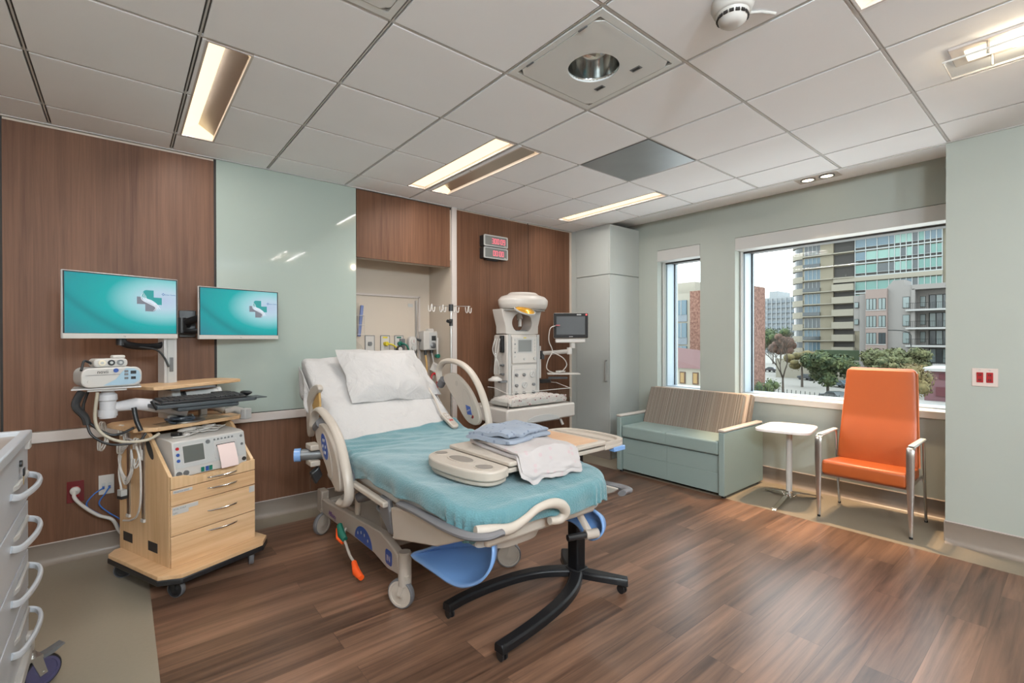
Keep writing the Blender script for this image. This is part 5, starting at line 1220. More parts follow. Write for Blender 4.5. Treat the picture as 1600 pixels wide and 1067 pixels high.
def cloth_stack(name, label, c, rz, w_, d_, z0, h, m, seed, droop=None, layers=3):
    t = thing(name, label, 'baby blanket', (c[0],c[1],z0), rz)
    for k in range(layers):
        za, zb = h*k/layers, h*(k+1)/layers
        def f(u, v, k=k, za=za, zb=zb):
            a = 2*pi*v; e = .35; q = u*2-1; r = (1-abs(q)**8)**.5 if abs(q)<1 else 0
            cx, cy = abs(cos(a))**e*(1 if cos(a)>=0 else -1), abs(sin(a))**.6*(1 if sin(a)>=0 else -1)
            x = w_/2*q*(1-.03*k+.02*sin(seed+k)); y = d_/2*cx*(.95+.05*r)*(1-.04*k+.03*sin(seed*2+k*2)); thk = (zb-za)/2*(.6+.4*r)*1.25
            z = (za+zb)/2+thk*cy*1.05
            n_ = noise.noise((x*9+seed,y*9,k*3))*.018*(1+k*.3)+noise.noise((x*22,y*19+seed,k))*.006
            if droop and cy > -2:
                ex = max(0, x*droop[0]+y*droop[1]-droop[2]); z -= ex*1.15*(1+.35*noise.noise((x*14,3,1))); y += ex*.45
            z = max(z+n_*(1 if k else .4), .001*k+.0006) if not droop else z+n_*(1 if cy>0 else .3)
            return (x+.004*noise.noise((z*60,y*9,seed)), y+.006*noise.noise((x*11,z*50,seed)), z)
        MB().grid(f, 40, 60, cv=True, caps=True).build('folded_layer', m, t)
    return t
cloth_stack('baby_blanket','white blanket with faint pink print folded on the overbed table, beneath the blue one',(1.565,1.80),radians(-6),.36,.54,.8475,.034,M_pw,3.1,droop=(0,-1,.182),layers=2)
cloth_stack('baby_blanket','pale blue printed flannel blanket folded on top of the white one',(1.565,1.93),radians(12),.34,.30,.882,.05,M_bb,7.7,layers=2)
# ------------------------------------------------------------------ alcove head panel with gas outlets
AY0 = 4.54
t = thing('medical_headwall_panel','cream service panel with gas outlets in the alcove behind the bed','wall panel',(1.98,AY0,.75))
MB().b(1.57,2.425,AY0-.035,AY0,.75,1.825).build('board', M_cream, t, world=True, bev=.003)
MB().b(1.565,2.432,AY0-.05,AY0-.0,1.825,1.845).b(2.418,2.436,AY0-.05,AY0,.75,1.845).build('frame', M_rail, t, world=True)
MB().b(2.38,2.402,AY0-.048,AY0-.033,.75,1.80).build('mounting_rail', M_alu, t, world=True)
MB().b(2.30,2.355,AY0-.037,AY0-.034,1.73,1.765).build('small_label', M_wgrey, t, world=True)
for k,(px,cc,nm) in enumerate(((1.885,M_wgrey,'slide'),(2.045,mat('yellow_plastic', rgb(200,180,40,1), .4),'medical air'),(2.195,M_green,'oxygen'))):
    f = MB().b(px-.047,px+.047,AY0-.042,AY0-.034,1.275,1.43).build('outlet_plate', M_offw, t, world=True, bev=.003)
    MB().ring(rrect(px-.05,px+.05,1.272,1.433,.004),rrect(px-.044,px+.044,1.278,1.427,.003),'y',AY0-.043,AY0-.036).build('outlet_frame', M_steel, f, world=True)
    MB().cyl((px,AY0-.052,1.35),(px,AY0-.04,1.35),.021).build('outlet_port', M_steel if k==0 else cc, f, world=True)
    if k: MB().b(px-.025,px+.025,AY0-.0435,AY0-.041,1.405,1.420).build('outlet_label', cc, f, world=True)
    else: MB().b(px-.02,px+.02,AY0-.0435,AY0-.041,1.33,1.37).build('outlet_slot', M_steel, f, world=True)
def T1(n, l, c, loc): return thing(n, l, c, loc)
t = T1('gas_hose','yellow hose with round black gauge hanging from the yellow outlet','hose',(2.05,AY0-.05,1.35))
MB().cyl((0,0,0),(0,-.03,0),.02).build('connector', MATS['yellow_plastic'], t); MB().tube(spl([(0,-.02,0),(.05,-.04,-.01),(.09,-.05,-.04),(.11,-.05,-.06)],6),.008).build('hose', MATS['yellow_plastic'], t)
MB().cyl((.115,-.085,-.055),(.115,-.04,-.055),.032).cyl((.115,-.06,-.16),(.115,-.06,-.08),.014).build('gauge', M_black, t); MB().cyl((.115,-.088,-.055),(.115,-.084,-.055),.022).build('gauge_face', M_offw, t)
t = T1('gas_hose','green hose curving down from the green outlet','hose',(2.195,AY0-.05,1.35))
MB().cyl((0,0,0),(0,-.035,0),.022).build('connector', M_green, t); MB().tube(spl([(0,-.03,0),(.04,-.06,-.01),(.07,-.065,-.06),(.075,-.065,-.16),(.07,-.06,-.35)],6),.009).build('hose', M_green, t)
t = T1('suction_regulator','white oval suction regulator with round dial on the service panel','regulator',(2.385-.06,AY0-.07,1.34))
MB().prism(rrect(-.045,.045,-.085,.085,.042,6),'y',-.03,.03).build('body', M_offw, t, bev=.008); MB().cyl((.005,-.04,.03),(.005,-.03,.03),.030).build('dial', M_white, t); MB().b(.003,.006,-.042,-.039,.02,.05).build('needle', M_red, t)
MB().cyl((.0,-.05,-.035),(.0,-.03,-.035),.022).build('knob', M_wgrey, t); MB().tube([(0,0,-.09),(0,0,-.14)],.012).build('port', M_wgrey, t)
MB().b(-.125,-.075,-.0,.035,-.06,.06).build('barcode_plate', M_steel, t, bev=.002)
t = T1('infusion_pump','white wall monitor with small grey display in the alcove corner','medical device',(2.50,AY0-.12,1.28))
MB().b(-.085,.085,-.04,.06,0,.20).build('case', M_offw, t, bev=.01); MB().b(-.02,.075,-.046,-.038,.02,.185).build('front', M_wgrey, t, bev=.004)
MB().b(.005,.055,-.049,-.045,.10,.15).build('display', M_screen, t); MB().lathe([(.03,0),(.03,.012),(.02,.018)],(.02,-.046,.05),(0,-1,0)).build('dial', M_steel, t)
MB().prism([(-.03,.20),(.05,.20),(.04,.225),(-.02,.225)],'y',-.02,.03).build('handle', M_offw, t, bev=.003)
MB().tube([(-.085,.02,.10),(-.14,.04,.12),(-.16,.05,.12)],.012).build('clamp', M_black, t)
MB().cyl((.0,-.05,-.03),(.0,-.05,.0),.018).cyl((-.06,-.03,-.05),(-.06,-.03,.0),.014).build('connectors', M_black, t)
MB().tube(spl([(-.06,-.03,-.04),(-.05,-.04,-.16),(-.06,-.05,-.30)],5),.010).build('tan_tube', mat('tan_hose2', rgb(190,150,90,1), .5), t)
MB().tube(spl([(-.0,-.05,-.02),(.02,-.06,-.15),(.0,-.08,-.30)],5),.006).build('clear_tube', M_wgrey, t)
t = T1('flowmeter','slim clear flowmeter tube with green knob, right of the alcove monitor','flowmeter',(2.565-.03,AY0-.16,1.27)); 
t.location = (2.535,AY0-.23,1.22)
MB().cyl((0,0,.03),(0,0,.19),.012).build('tube', M_offw, t); MB().cyl((0,-.02,0),(0,.02,0),.022).build('knob', M_green, t); MB().cyl((0,0,0),(0,0,.035),.014).build('base', M_alu, t)
t = T1('hanging_tag','white card tag hanging tilted below the alcove monitor','tag',(2.50,AY0-.25,1.10))
MB().box((0,0,0),(.10,.002,.09),ry=radians(28)).build('card', M_offw, t); m = MB()
for q in range(4): m.box((0+.004*q,-.0018,.025-.016*q),(.06,.0006,.003),ry=radians(28))
m.build('print', M_steel, t)
t = T1('red_tourniquet','looped dark red tube standing up behind the bed head','tube',(2.42,AY0-.36,.98))
MB().tube(spl([(-.03,0,-.15),(-.035,0,.02),(0,0,.07),(.035,0,.02),(.03,0,-.15)],7),.011).build('loop', M_red, t)
t = T1('supply_basket','wire basket of packaged supplies hanging in the alcove, left side','basket',(1.68,AY0-.05,1.44))
m = MB()
for z in (0,.09,.18): m.tube([(-.10,-.03,z),(-.10,-.10,z),(.11,-.10,z),(.11,-.03,z)],.0025,n=6)
for x in (-.10,-.05,0,.05,.11): m.tube([(x,-.03,0),(x,-.10,0),(x,-.10,.18)],.002,n=6)
m.build('wire', M_offw, t)
for k in range(5):
    p = MB(); p.box((-.07+.038*k,-.065,.13+.02*(k%2)),(.030,.02,.30),ry=radians(-6+3*k)); p.build('package', M_clear if k%2 else mat('blue_wrapper', rgb(110,124,168,.9), .4), t, bev=.004)
t = T1('specimen_bag','crumpled clear bag of small parts below the wire basket','bag',(1.70,AY0-.06,1.28))
MB().grid(lambda u,v: ((.10)*sin(pi*u)*cos(2*pi*v)*(1+.2*noise.noise((u*5,v*6,0))), -.03+.03*sin(pi*u)*sin(2*pi*v), .09*cos(pi*u)+.03*noise.noise((u*6,v*8,3))), 12, 22, cv=True).build('bag', M_clear, t)
# ------------------------------------------------------------------ IV pole
t = thing('iv_pole','slim metal IV pole with four white hooks, behind the bed by the pale post','iv pole',(2.42,3.86,0))
MB().cyl((0,0,.06),(0,0,1.70),.0095).build('pole', M_alu, t)
for k in range(4):
    a = radians(45+90*k); MB().tube([(0,0,.075),(.2*cos(a),.2*sin(a),.05)],.012,n=8).cyl((.2*cos(a),.2*sin(a),.0),(.2*cos(a),.2*sin(a),.05),.018).build('leg', M_alu, t)
dx, dy = cos(radians(12)), -sin(radians(12))*0
cb = MB().tube([(-.21,0,1.70),(.22,0,1.715)],.004,n=8).build('crossbar', M_alu, t)
for x in (-.21,-.09,.055,.20):
    MB().tube(spl([(x-.035,0,1.705),(x-.030,0,1.66),(x-.012,0,1.655),(x-.004,0,1.70),(x+.004,0,1.715),(x+.010,0,1.66),(x+.028,0,1.655),(x+.034,0,1.70)],5),.0045,n=7).build('hook', M_offw, cb)
MB().cyl((0,0,1.66),(0,0,1.725),.022).build('top_collar', M_black, t); MB().cyl((0,0,1.52),(0,0,1.585),.018).cyl((0,0,1.555),(-.05,-.02,1.565),.016).build('clamp_knob', M_black, t)
# ------------------------------------------------------------------ infant warmer
wm = thing('infant_warmer','tall white infant warmer with heater head and clear-walled cot, right of the bed','infant warmer',(3.16,3.62,0))
def I(m, n, mm, par=wm, **k): return m.build(n, mm, par, world=True, **k)
M_warm = mat('warm_white_enamel', rgb(204,197,190,K*.82), .3)
cx0, cx1, cf, cbk = 2.975, 3.415, 3.70, 3.92
I(MB().b(cx0,cx1,cf,cbk,.70,1.44),'column',M_warm,bev=.015)
for x in (cx0+.012,cx1-.045): I(MB().b(x,x+.033,cf-.012,cf,.72,1.44),'column_rail',M_wgrey,bev=.003)
# neck with an arched opening under the lamp head
neck_o = [(cx0,1.44),(cx1,1.44),(cx1+.0,1.52),(cx1+.03,1.62),(cx1+.05,1.70),(cx0-.05,1.70),(cx0-.03,1.62),(cx0,1.52)]
def star(poly, c, n=40):
    out = []
    for k in range(n):
        a = 2*pi*k/n; d = Vector((cos(a),sin(a))); best = None
        for i in range(len(poly)):
            p, q = Vector(poly[i]), Vector(poly[(i+1)%len(poly)]); e = q-p; den = d.x*e.y-d.y*e.x
            if abs(den) < 1e-9: continue
            w_ = p-Vector(c); t_ = (w_.x*e.y-w_.y*e.x)/den; s_ = (w_.x*d.y-w_.y*d.x)/den
            if t_ > 0 and -1e-6 <= s_ <= 1+1e-6 and (best is None or t_ < best): best = t_
        out.append((c[0]+d.x*best, c[1]+d.y*best))
    return out
nc = (3.195,1.56)
I(MB().ring(star(neck_o,nc), [(nc[0]+.135*cos(2*pi*k/40), max(1.475, nc[1]+.105*sin(2*pi*k/40))) for k in range(40)], 'y', cf+.02, cbk-.04),'neck',M_warm,bev=.006)
I(MB().b(nc[0]-.12,nc[0]+.12,cf+.05,cbk-.06,1.455,1.485),'neck_shelf',M_steel)
I(MB().cyl((nc[0],cf+.08,1.66),(nc[0],cf+.06,1.60),.03).cyl((nc[0],cf+.06,1.60),(nc[0]-.01,cf+.05,1.52),.018),'spot_lamp',M_offw)
hd_ = MB()
hp = [(.02,1.872),(.15,1.868),(.18,1.845),(.25,1.825),(.285,1.79),(.28,1.74),(.265,1.71),(.25,1.695)]
def headf(u, v):
    r, z = _ip(hp,u); a = 2*pi*v
    return (3.20+r*1.0*cos(a), 3.72+r*(.80 if sin(a) < 0 else .70)*sin(a), z+.02*cos(a)*0)
hd_.grid(headf, 30, 44, cv=True); I(hd_,'heater_head',M_warm)
I(MB().grid(lambda u,v: (3.20+.25*u*cos(2*pi*v), 3.72+.25*u*(.80 if sin(2*pi*v)<0 else .7)*sin(2*pi*v), 1.697-.012*u+.0), 6, 40, cv=True),'head_underside',M_wgrey,solid=.006)
hc_ = (3.20,3.565)
lampg = I(MB().lathe([(.135,0),(.13,.012),(.085,.045),(.03,.055)],(0,0,0)).xf(Matrix.Identity(4)),'reflector_tmp',M_alu) if False else None
LT = Matrix.Translation((3.085,3.56,1.678)) @ Matrix.Rotation(radians(28),4,'X') @ Matrix.Scale(.80,4)
M_gold = mat('gold_reflector', (.85,.42,.05,1), .18, .9, emit=(1,.55,.08,1), es=.12)
g_ = I(MB().xf(LT).lathe([(.128,.0),(.128,.012),(.10,.030),(.05,.042),(.01,.044)],(0,0,0)),'heater_reflector',M_gold)
I(MB().xf(LT).lathe([(.142,-.004),(.142,.014),(.127,.012),(.127,-.004)],(0,0,0),ring=True),'reflector_rim',M_wgrey,g_)
for k in range(7):
    a = 2*pi*k/7; I(MB().xf(LT).box((.07*cos(a),.07*sin(a),-.003),(.085,.012,.004),rz=a),'reflector_vane',M_gold,g_)
I(MB().xf(LT).cyl((0,0,-.012),(0,0,.0),.028),'lamp_bulb',M_offw,g_)
# control panels
p1 = I(MB().b(cx0+.055,cx1-.055,cf-.022,cf,1.145,1.42),'control_panel',M_offw,bev=.008)
I(MB().b(cx0+.13,cx1-.135,cf-.026,cf-.02,1.265,1.385),'display',mat('grey_lcd_2', rgb(112,114,112,.9), .3),p1)
I(MB().b(cx0+.115,cx1-.12,cf-.0235,cf-.02,1.25,1.40),'display_bezel',M_wgrey,p1)
for k in range(5): I(MB().cyl((cx0+.085,cf-.026,1.385-.042*k),(cx0+.085,cf-.02,1.385-.042*k),.008),'button',M_steel if k%2 else M_wgrey,p1)
for k in range(4): I(MB().cyl((cx1-.085,cf-.026,1.385-.035*k),(cx1-.085,cf-.02,1.385-.035*k),.006),'button',M_wgrey,p1)
I(MB().cyl((cx1-.09,cf-.035,1.195),(cx1-.09,cf-.02,1.195),.018).cyl((cx0+.21,cf-.03,1.19),(cx0+.21,cf-.02,1.19),.012),'knob',M_wgrey,p1)
I(MB().b(cx0+.20,cx0+.235,cf-.024,cf-.02,1.402,1.412),'warning_light',MATS['yellow_plastic'],p1)
p2 = I(MB().b(cx0+.055,cx1-.055,cf-.020,cf,.745,1.13),'gas_panel',M_offw,bev=.006)
I(MB().ring(rrect(cx0+.07,cx1-.07,.76,1.09,.02),rrect(cx0+.076,cx1-.076,.766,1.084,.016),'y',cf-.023,cf-.019),'panel_outline',M_wgrey,p2)
def gauge(x, z, r):
    g = I(MB().lathe([(r,0),(r,.010),(r*.85,.013),(r*.84,.009)],(x,cf-.02,z),(0,-1,0)),'gauge',M_wgrey,p2)
for x,z,r in ((cx1-.125,1.03,.034),(cx0+.21,.925,.034),(cx0+.12,.79,.026),(cx1-.125,.79,.026)):
    gauge(x,z,r); I(MB().cyl((x,cf-.0305,z),(x,cf-.028,z),r*.82),'gauge_face',M_white,p2); I(MB().box((x,cf-.0315,z+.005),(.002,.001,r*1.2),ry=.6),'gauge_needle',M_black,p2)
for x,z in ((cx0+.10,1.03),(cx0+.20,1.03),(cx0+.10,.925),(cx1-.11,.925),(cx0+.10,.845),(cx0+.20,.845),(cx1-.11,.845)): I(MB().lathe([(.016,0),(.016,.02),(.011,.026)],(x,cf-.02,z),(0,-1,0),16),'valve_knob',M_steel,p2)
I(MB().tube([(cx0+.10,cf-.023,.82),(cx1-.11,cf-.023,.82)],.002,n=6),'panel_line',M_green,p2)
# side fittings left: small black boxes
for z in (1.26,1.12,1.03): I(MB().b(cx0-.035,cx0,cf+.04,cf+.08,z,z+(.17 if z > 1.2 else .02)),'side_bracket',M_black if z > 1.2 else M_steel,bev=.003)
# cot
I(MB().prism([(2.70,.60),(3.60,.60),(3.60,.745),(2.70,.745)],'y',3.36,3.98),'cot_base',M_warm,bev=.018,seg=3)
ar = [(2.93,.602)]+[(3.15+.22*cos(a), .602+.062*sin(a)) for a in [pi*k/12 for k in range(12,-1,-1)]]
I(MB().prism(ar,'y',3.353,3.362),'cot_apron',M_wgrey,bev=.001)
I(MB().prism([(2.82,.57),(3.48,.57),(3.42,.602),(2.88,.602)],'y',3.45,3.90),'cot_underside',M_wgrey)
def bedf(u, v):
    a = 2*pi*v; e = .35; q = u*2-1; r = (1-abs(q)**10)**.5 if abs(q) < 1 else 0
    cx_, cy_ = abs(cos(a))**e*(1 if cos(a)>=0 else -1), abs(sin(a))**e*(1 if sin(a)>=0 else -1)
    x = 3.15+.38*q; y = 3.56+.16*cx_*(.93+.07*r); z = .785+.035*cy_*(.5+.5*r)+(.012*noise.noise((x*11,y*14,0))+.006*noise.noise((x*28,y*30,2)))*(1 if cy_ > 0 else 0)
    return (x, y, z)
I(MB().grid(bedf, 40, 40, cv=True, caps=True),'cot_mattress',M_offw)
fl_ = patt('floral_cot_sheet', rgb(214,204,198,.9), rgb(150,84,92,.9), 30)
I(MB().grid(lambda u,v: (2.79+.72*u, 3.402+.008*noise.noise((u*12,v*3,5)), .762+.066*v), 60, 6),'sheet_front',fl_,solid=.003)
ws = I(MB().grid(lambda u,v: (2.80+.70*u, 3.40+.32*v, .828+.012*noise.noise((u*8,v*6,1))+.008*noise.noise((u*21,v*15,2))-.03*max(0,(abs(u-.5)-.46)/.04)), 44, 24),'floral_sheet',fl_,solid=.004)
for x in (2.735,3.565): I(MB().prism([(3.39,.75),(3.70,.75),(3.70,.93),(3.60,.93),(3.39,.885)],'x',x-.003,x+.003),'clear_wall',M_clear,bev=.001)
I(MB().prism([(2.735,.75),(3.565,.75),(3.565,.885),(3.50,.89),(2.80,.89),(2.735,.885)],'y',3.388,3.394),'clear_wall',M_clear,bev=.001)
for a,b_ in ((3.42,3.52),(3.54,3.565)): I(MB().b(a,b_,3.70,3.706,.78,.95),'clear_wall',M_clear,bev=.001)
I(MB().tube([(2.735,3.70,.932),(2.735,3.60,.932),(2.735,3.391,.888),(2.80,3.391,.892),(3.50,3.391,.892),(3.565,3.391,.888),(3.565,3.60,.932),(3.565,3.70,.932)],.0035,n=6),'wall_edge_glint',M_offw)  # off-white tube painted in for the bright edges of the acrylic
for x in (2.74,3.56): I(MB().cyl((x,3.392,.745),(x,3.392,.80),.008),'wall_post',M_alu)
# pedestal
I(MB().b(3.05,3.30,3.62,3.84,.14,.60),'pedestal',M_wgrey,bev=.02)
for x in (2.86,3.46): I(MB().tube([(x,3.45,.60),(x+.02*(1 if x>3.1 else -1),3.42,.52)],.014),'grab_handle',M_warm)
for s in (-1,1):
    I(MB().tube([(3.17+s*.08,3.70,.14),(3.17+s*.30,3.42,.125)],.022,r2=.03).tube([(3.17+s*.08,3.74,.14),(3.17+s*.30,3.95,.125)],.022,r2=.03),'base_leg',M_warm)
    for y in (3.42,3.95): caster(wm, 3.17+s*.30-3.16, y-3.62, .055, M_bgrey, M_wgrey, radians(30), top=.13, w=.025, hub=M_offw)
# arm + vital signs monitor
t = thing('patient_monitor','black-framed patient monitor with red corner light on arm beside infant warmer','patient monitor',(3.60,3.42,1.40),radians(-42))
MB().b(-.178,.178,0,.07,.0,.265).build('case', M_offw, t, bev=.01); MB().b(-.176,.176,-.012,.004,.006,.262).build('bezel', mat('bezel_black', (.006,.006,.007,1), .7), t, bev=.006)
MB().b(-.150,.145,-.0135,-.010,.04,.228).build('screen', mat('monitor_glass', (.06,.066,.072,1), .55), t)
MB().cyl((.158,-.015,.245),(.158,-.010,.245),.009).build('alarm_light', glow('red_light', (1,.08,.08,1), 1.0), t)
MB().b(.06,.105,-.0135,-.010,.240,.250).b(-.02,.02,-.0135,-.010,.016,.022).build('badge', M_wgrey, t)
MB().b(-.16,.15,.0,.09,-.045,-.004).build('module', M_offw, t, bev=.008)
MB().cyl((.02,.04,-.10),(.02,.04,-.045),.028).build('swivel', M_offw, t)
t = thing('monitor_boom','white support arm with small cable shelf on the right side of the infant warmer','support arm',(3.43,3.74,1.24))
def B_(m, n, mm, **k): return m.build(n, mm, t, world=True, **k)
B_(MB().b(3.418,3.44,3.70,3.78,.98,1.32),'mount_rail',M_offw,bev=.004)
B_(MB().tube([(3.45,3.72,1.24),(3.50,3.60,1.25),(3.60,3.46,1.265)],.016,r2=.026).cyl((3.61,3.45,1.235),(3.61,3.45,1.305),.026),'boom',M_offw)
B_(MB().b(3.425,3.47,3.68,3.74,1.18,1.27),'joint',M_black,bev=.004)
B_(MB().tube([(3.44,3.72,.945),(3.50,3.62,.955)],.012,r2=.03),'shelf_bracket',M_black); B_(MB().box((3.55,3.56,.985),(.20,.03,.022),rz=radians(-40)),'shelf_bar',M_black)
B_(MB().box((3.60,3.53,1.03),(.34,.18,.012),rz=radians(-40)),'cable_shelf',M_offw,bev=.004)
c = thing('monitor_cables','thin white looped cables hanging from the patient monitor onto its shelf','cable',(3.55,3.5,1.036))
def C_(m, n, mm, **k): return m.build(n, mm, c, world=True, **k)
C_(MB().tube(spl([(3.45,3.50,1.53),(3.40,3.52,1.50),(3.39,3.53,1.38),(3.43,3.52,1.27),(3.38,3.53,1.18),(3.38,3.55,1.09),(3.46,3.54,1.045),(3.56,3.54,1.045)],8),.005,n=7),'long_cable',M_offw)
C_(MB().tube(spl([(3.44,3.54,1.26),(3.56,3.50,1.20),(3.62,3.50,1.12),(3.56,3.52,1.046)],8),.005,n=7),'short_cable',M_offw)
m = MB()
for k in range(4): m.tube(spl([(3.57+.06*cos(k+a*1.2), 3.54+.035*sin(k*2+a*1.2), 1.045+.012*abs(sin(a+k))) for a in range(6)],4),.0045,n=6)
C_(m,'coil',M_offw)
C_(MB().box((3.47,3.48,1.535),(.04,.03,.012),rz=-.7),'red_plug',M_red)
# suction canister with a bag of tubing left of the warmer
t = thing('suction_canister','clear suction canister with bagged tubing hanging left of the infant warmer','canister',(2.84,3.72,.78))
MB().lathe([(.055,0),(.062,.01),(.066,.20),(.068,.205),(.06,.22),(.02,.23)],(0,0,0)).build('jar', M_clear, t); MB().lathe([(.069,.205),(.069,.22),(.04,.235),(.03,.245)],(0,0,0)).build('lid', M_offw, t)
MB().b(.05,.14,-.02,.02,.18,.20).build('bracket', M_steel, t)
MB().grid(lambda u,v: (.02+(.075-.045*(1-u))*cos(2*pi*v)*(1+.25*noise.noise((u*6,v*6,1)))-.03*u*0, (.05)*sin(2*pi*v)*(.5+.5*u), .70-.42*u+.02*noise.noise((u*9,v*9,4))), 26, 24, cv=True).build('tubing_bag', M_clear, t)
for k in range(3): MB().tube(spl([(.0+.03*k,0,.62),(-.02+.03*k,.01,.5),(.03-.02*k,-.01,.38),(.05-.03*k,0,.27)],6),.005,n=7).build('tube', M_offw, t)
# ------------------------------------------------------------------ outside: street, buildings, trees seen through the windows
KO = .36; GZ = -7.0
def oc(n, r, g, b, rough=.8, k=1.0, **kw): return mat(n, rgb(r,g,b,KO*k), rough, **kw)
O_sand = oc('out_sand_concrete',176,166,142); O_sandl = oc('out_pale_concrete',196,188,168); O_dark = oc('out_dark_recess',92,88,82,k=.7)
O_gl = oc('out_glass_teal',120,178,166,.25); O_gl2 = oc('out_glass_pale_teal',158,205,192,.25); O_gl3 = oc('out_glass_dark',84,94,98,.2); O_gl4 = oc('out_glass_blue',110,142,158,.2)
O_mul = oc('out_white_mullion',214,220,218,.5); O_pink = oc('out_pinkish_stucco',190,168,158); O_grey = oc('out_grey_stucco',184,178,172); O_win = oc('out_window_pane',168,184,182,.25)
O_white = oc('out_white_trim',222,220,216); O_road = oc('out_road',186,180,168); O_walk = oc('out_sidewalk',206,202,194); O_roof = oc('out_red_roof',138,96,92); O_cream = oc('out_cream_wall',206,198,180)
O_fog = oc('out_far_white_block',206,212,214); O_fogd = oc('out_far_grey_band',166,176,184); O_red = oc('out_maroon_wall',120,58,66); O_iron = oc('out_iron_fence',52,54,52)  # far window bands and spandrels share one plain blue-grey
def brick():
    m = bpy.data.materials.new('out_red_brick'); m.use_nodes = True; N = m.node_tree.nodes; L = m.node_tree.links; b = N['Principled BSDF']; b.inputs['Roughness'].default_value = .9
    tc = N.new('ShaderNodeTexCoord'); mp = N.new('ShaderNodeMapping'); mp.inputs['Rotation'].default_value = (0,radians(90),0); mp.inputs['Scale'].default_value = (1,1,1)
    br = N.new('ShaderNodeTexNoise'); br.inputs['Scale'].default_value = 3.2; br.inputs['Detail'].default_value = 6; br.inputs['Roughness'].default_value = .8
    L.new(tc.outputs['Object'], br.inputs['Vector']); cr = N.new('ShaderNodeValToRGB'); e = cr.color_ramp.elements
    e[0].position = .40; e[0].color = rgb(132,84,68,KO); e[1].position = .60; e[1].color = rgb(196,150,130,KO); L.new(br.outputs[0], cr.inputs[0]); L.new(cr.outputs[0], b.inputs['Base Color']); return m
O_brick = brick()
struct(MB().b(30,420,-60,200,GZ-.2,GZ).build('ground', O_road, smooth=False)) if False else None
gr = MB().b(30,420,-80,220,GZ-.3,GZ).build('street_ground', O_road, smooth=False); struct(gr)
sw = MB().prism([(112,34),(146,52),(146,60),(112,40)],'z',GZ,GZ+.15).prism([(66,4),(76,14),(74,20),(64,10)],'z',GZ,GZ+.15); tag(sw.build('sidewalk', O_walk, smooth=False),'pale sidewalk strips along the street outside','sidewalk')
# curved-corner apartment tower
tw = thing('apartment_tower','tall sand-coloured apartment tower with green glass wall seen through the large window','building',(134,30,GZ))
def Tw(m, n, mm, par=tw, **k): return m.build(n, mm, par, world=True, smooth=k.pop('smooth',False), **k)
FX = 130.0; ZT = 24.3; FH = 2.93
Tw(MB().b(FX+.6,FX+30,8,45.3,GZ,ZT-.2),'body',O_sand)
cn = MB()
for k in range(9):     # rounded corner with bands
    z = ZT-FH*(k+1)
    pts = [(FX+.3+4.5-4.5*cos(a), 45.2+3.6*sin(a)) for a in [pi/2*i/8 for i in range(9)]]
    cn.mat(0).prism([(p[0],p[1]) for p in pts]+[(FX+6,44)],'z',z,z+1.25)
    cn.mat(1).prism([(p[0]+.35,p[1]-.3) for p in pts]+[(FX+6,44)],'z',z+1.25,z+FH-.25)
    cn.mat(0).prism([(p[0],p[1]) for p in pts]+[(FX+6,44)],'z',z+FH-.25,z+FH)
Tw(cn,'rounded_corner',[O_sandl,O_gl3])
for k in range(9):
    z = ZT-FH*(k+1)
    lg = MB().mat(0).b(FX+.55,FX+.7,41.4,44.9,z+.3,z+FH-.25)
    for y in (41.4,42.2,43.1,44.0,44.85): lg.mat(2).b(FX+.45,FX+.56,y-.05,y+.05,z+.3,z+FH-.25)
    lg.mat(1).b(FX-.3,FX+.45,41.3,45.0,z+.3,z+1.15) if k%2 else lg.mat(0)
    Tw(lg,'balcony_window',[O_gl4 if k%3 else O_gl3,O_gl3,O_mul])
    Tw(MB().b(FX-.5,FX+.7,38.7,45.2,z-.02,z+.22),'floor_slab',O_sandl)
Tw(MB().b(FX+.1,FX+.7,38.6,41.3,GZ,ZT),'wall_strip',O_sand)
for k in range(9):
    z = ZT-FH*(k+1)
    Tw(MB().b(FX+.5,FX+.65,34.5,38.5,z+.3 if k < 3 else z+1.6,z+FH-.2),'recess',O_dark)
    if k >= 3 or True:
        Tw(MB().b(FX-.8 if k > 2 else FX-.3,FX+.5,34.4,38.7,z+.0 if k > 2 else z,z+(1.55 if k > 2 else .25)),'balcony_front',O_sandl)
Tw(MB().b(FX-.9,FX+30,8,45.5,ZT,ZT+.35),'roof_edge',O_sandl)
cols = [34.4,32.4,30.2,28.0,27.0,26.0,25.0,24.0,22.9,21.9,20.9,19.9,19.0]
cols = [34.3,32.3,30.2,28.1,27.1,26.1,25.1,24.1,23.1,22.1,21.15,20.2,19.3]
gm = [O_gl,O_gl2,O_gl3,O_gl4]
rnd = random.Random(11); pat = [[3,3,3,3,1,1,1,2,0,3,3,3],[3,1,1,1,1,2,1,2,0,2,0,0],[0,0,2,2,1,1,0,2,0,0,0,0],[0,0,0,0,0,3,3,2,0,0,0,0],[0,0,0,2,0,0,2,0,0,0,2,0]]
for k in range(5):
    z = ZT-FH*(k+1)
    if k >= 3: z -= .9
    for i in range(12):
        a, b_ = cols[i+1]+.07, cols[i]-.07
        p = Tw(MB().b(FX+.3,FX+.45,a,b_,z+.85,z+FH-.25),'window',gm[pat[k][i]])
        Tw(MB().b(FX+.3,FX+.45,a,b_,z+.25,z+.78),'spandrel',O_dark,p)
    mu = MB()
    for y in cols: mu.b(FX+.15,FX+.45,y-.07,y+.07,z+.1,z+FH)
    mu.b(FX+.12,FX+.45,19.3,34.3,z+.78,z+.85).b(FX+.05,FX+.45,19.2,34.4,z-.0,z+.25); Tw(mu,'mullions',O_mul)
Tw(MB().b(FX-.1,FX+.5,19.2,38.6,ZT-3*FH-.95,ZT-3*FH),'wall_band',O_sandl)
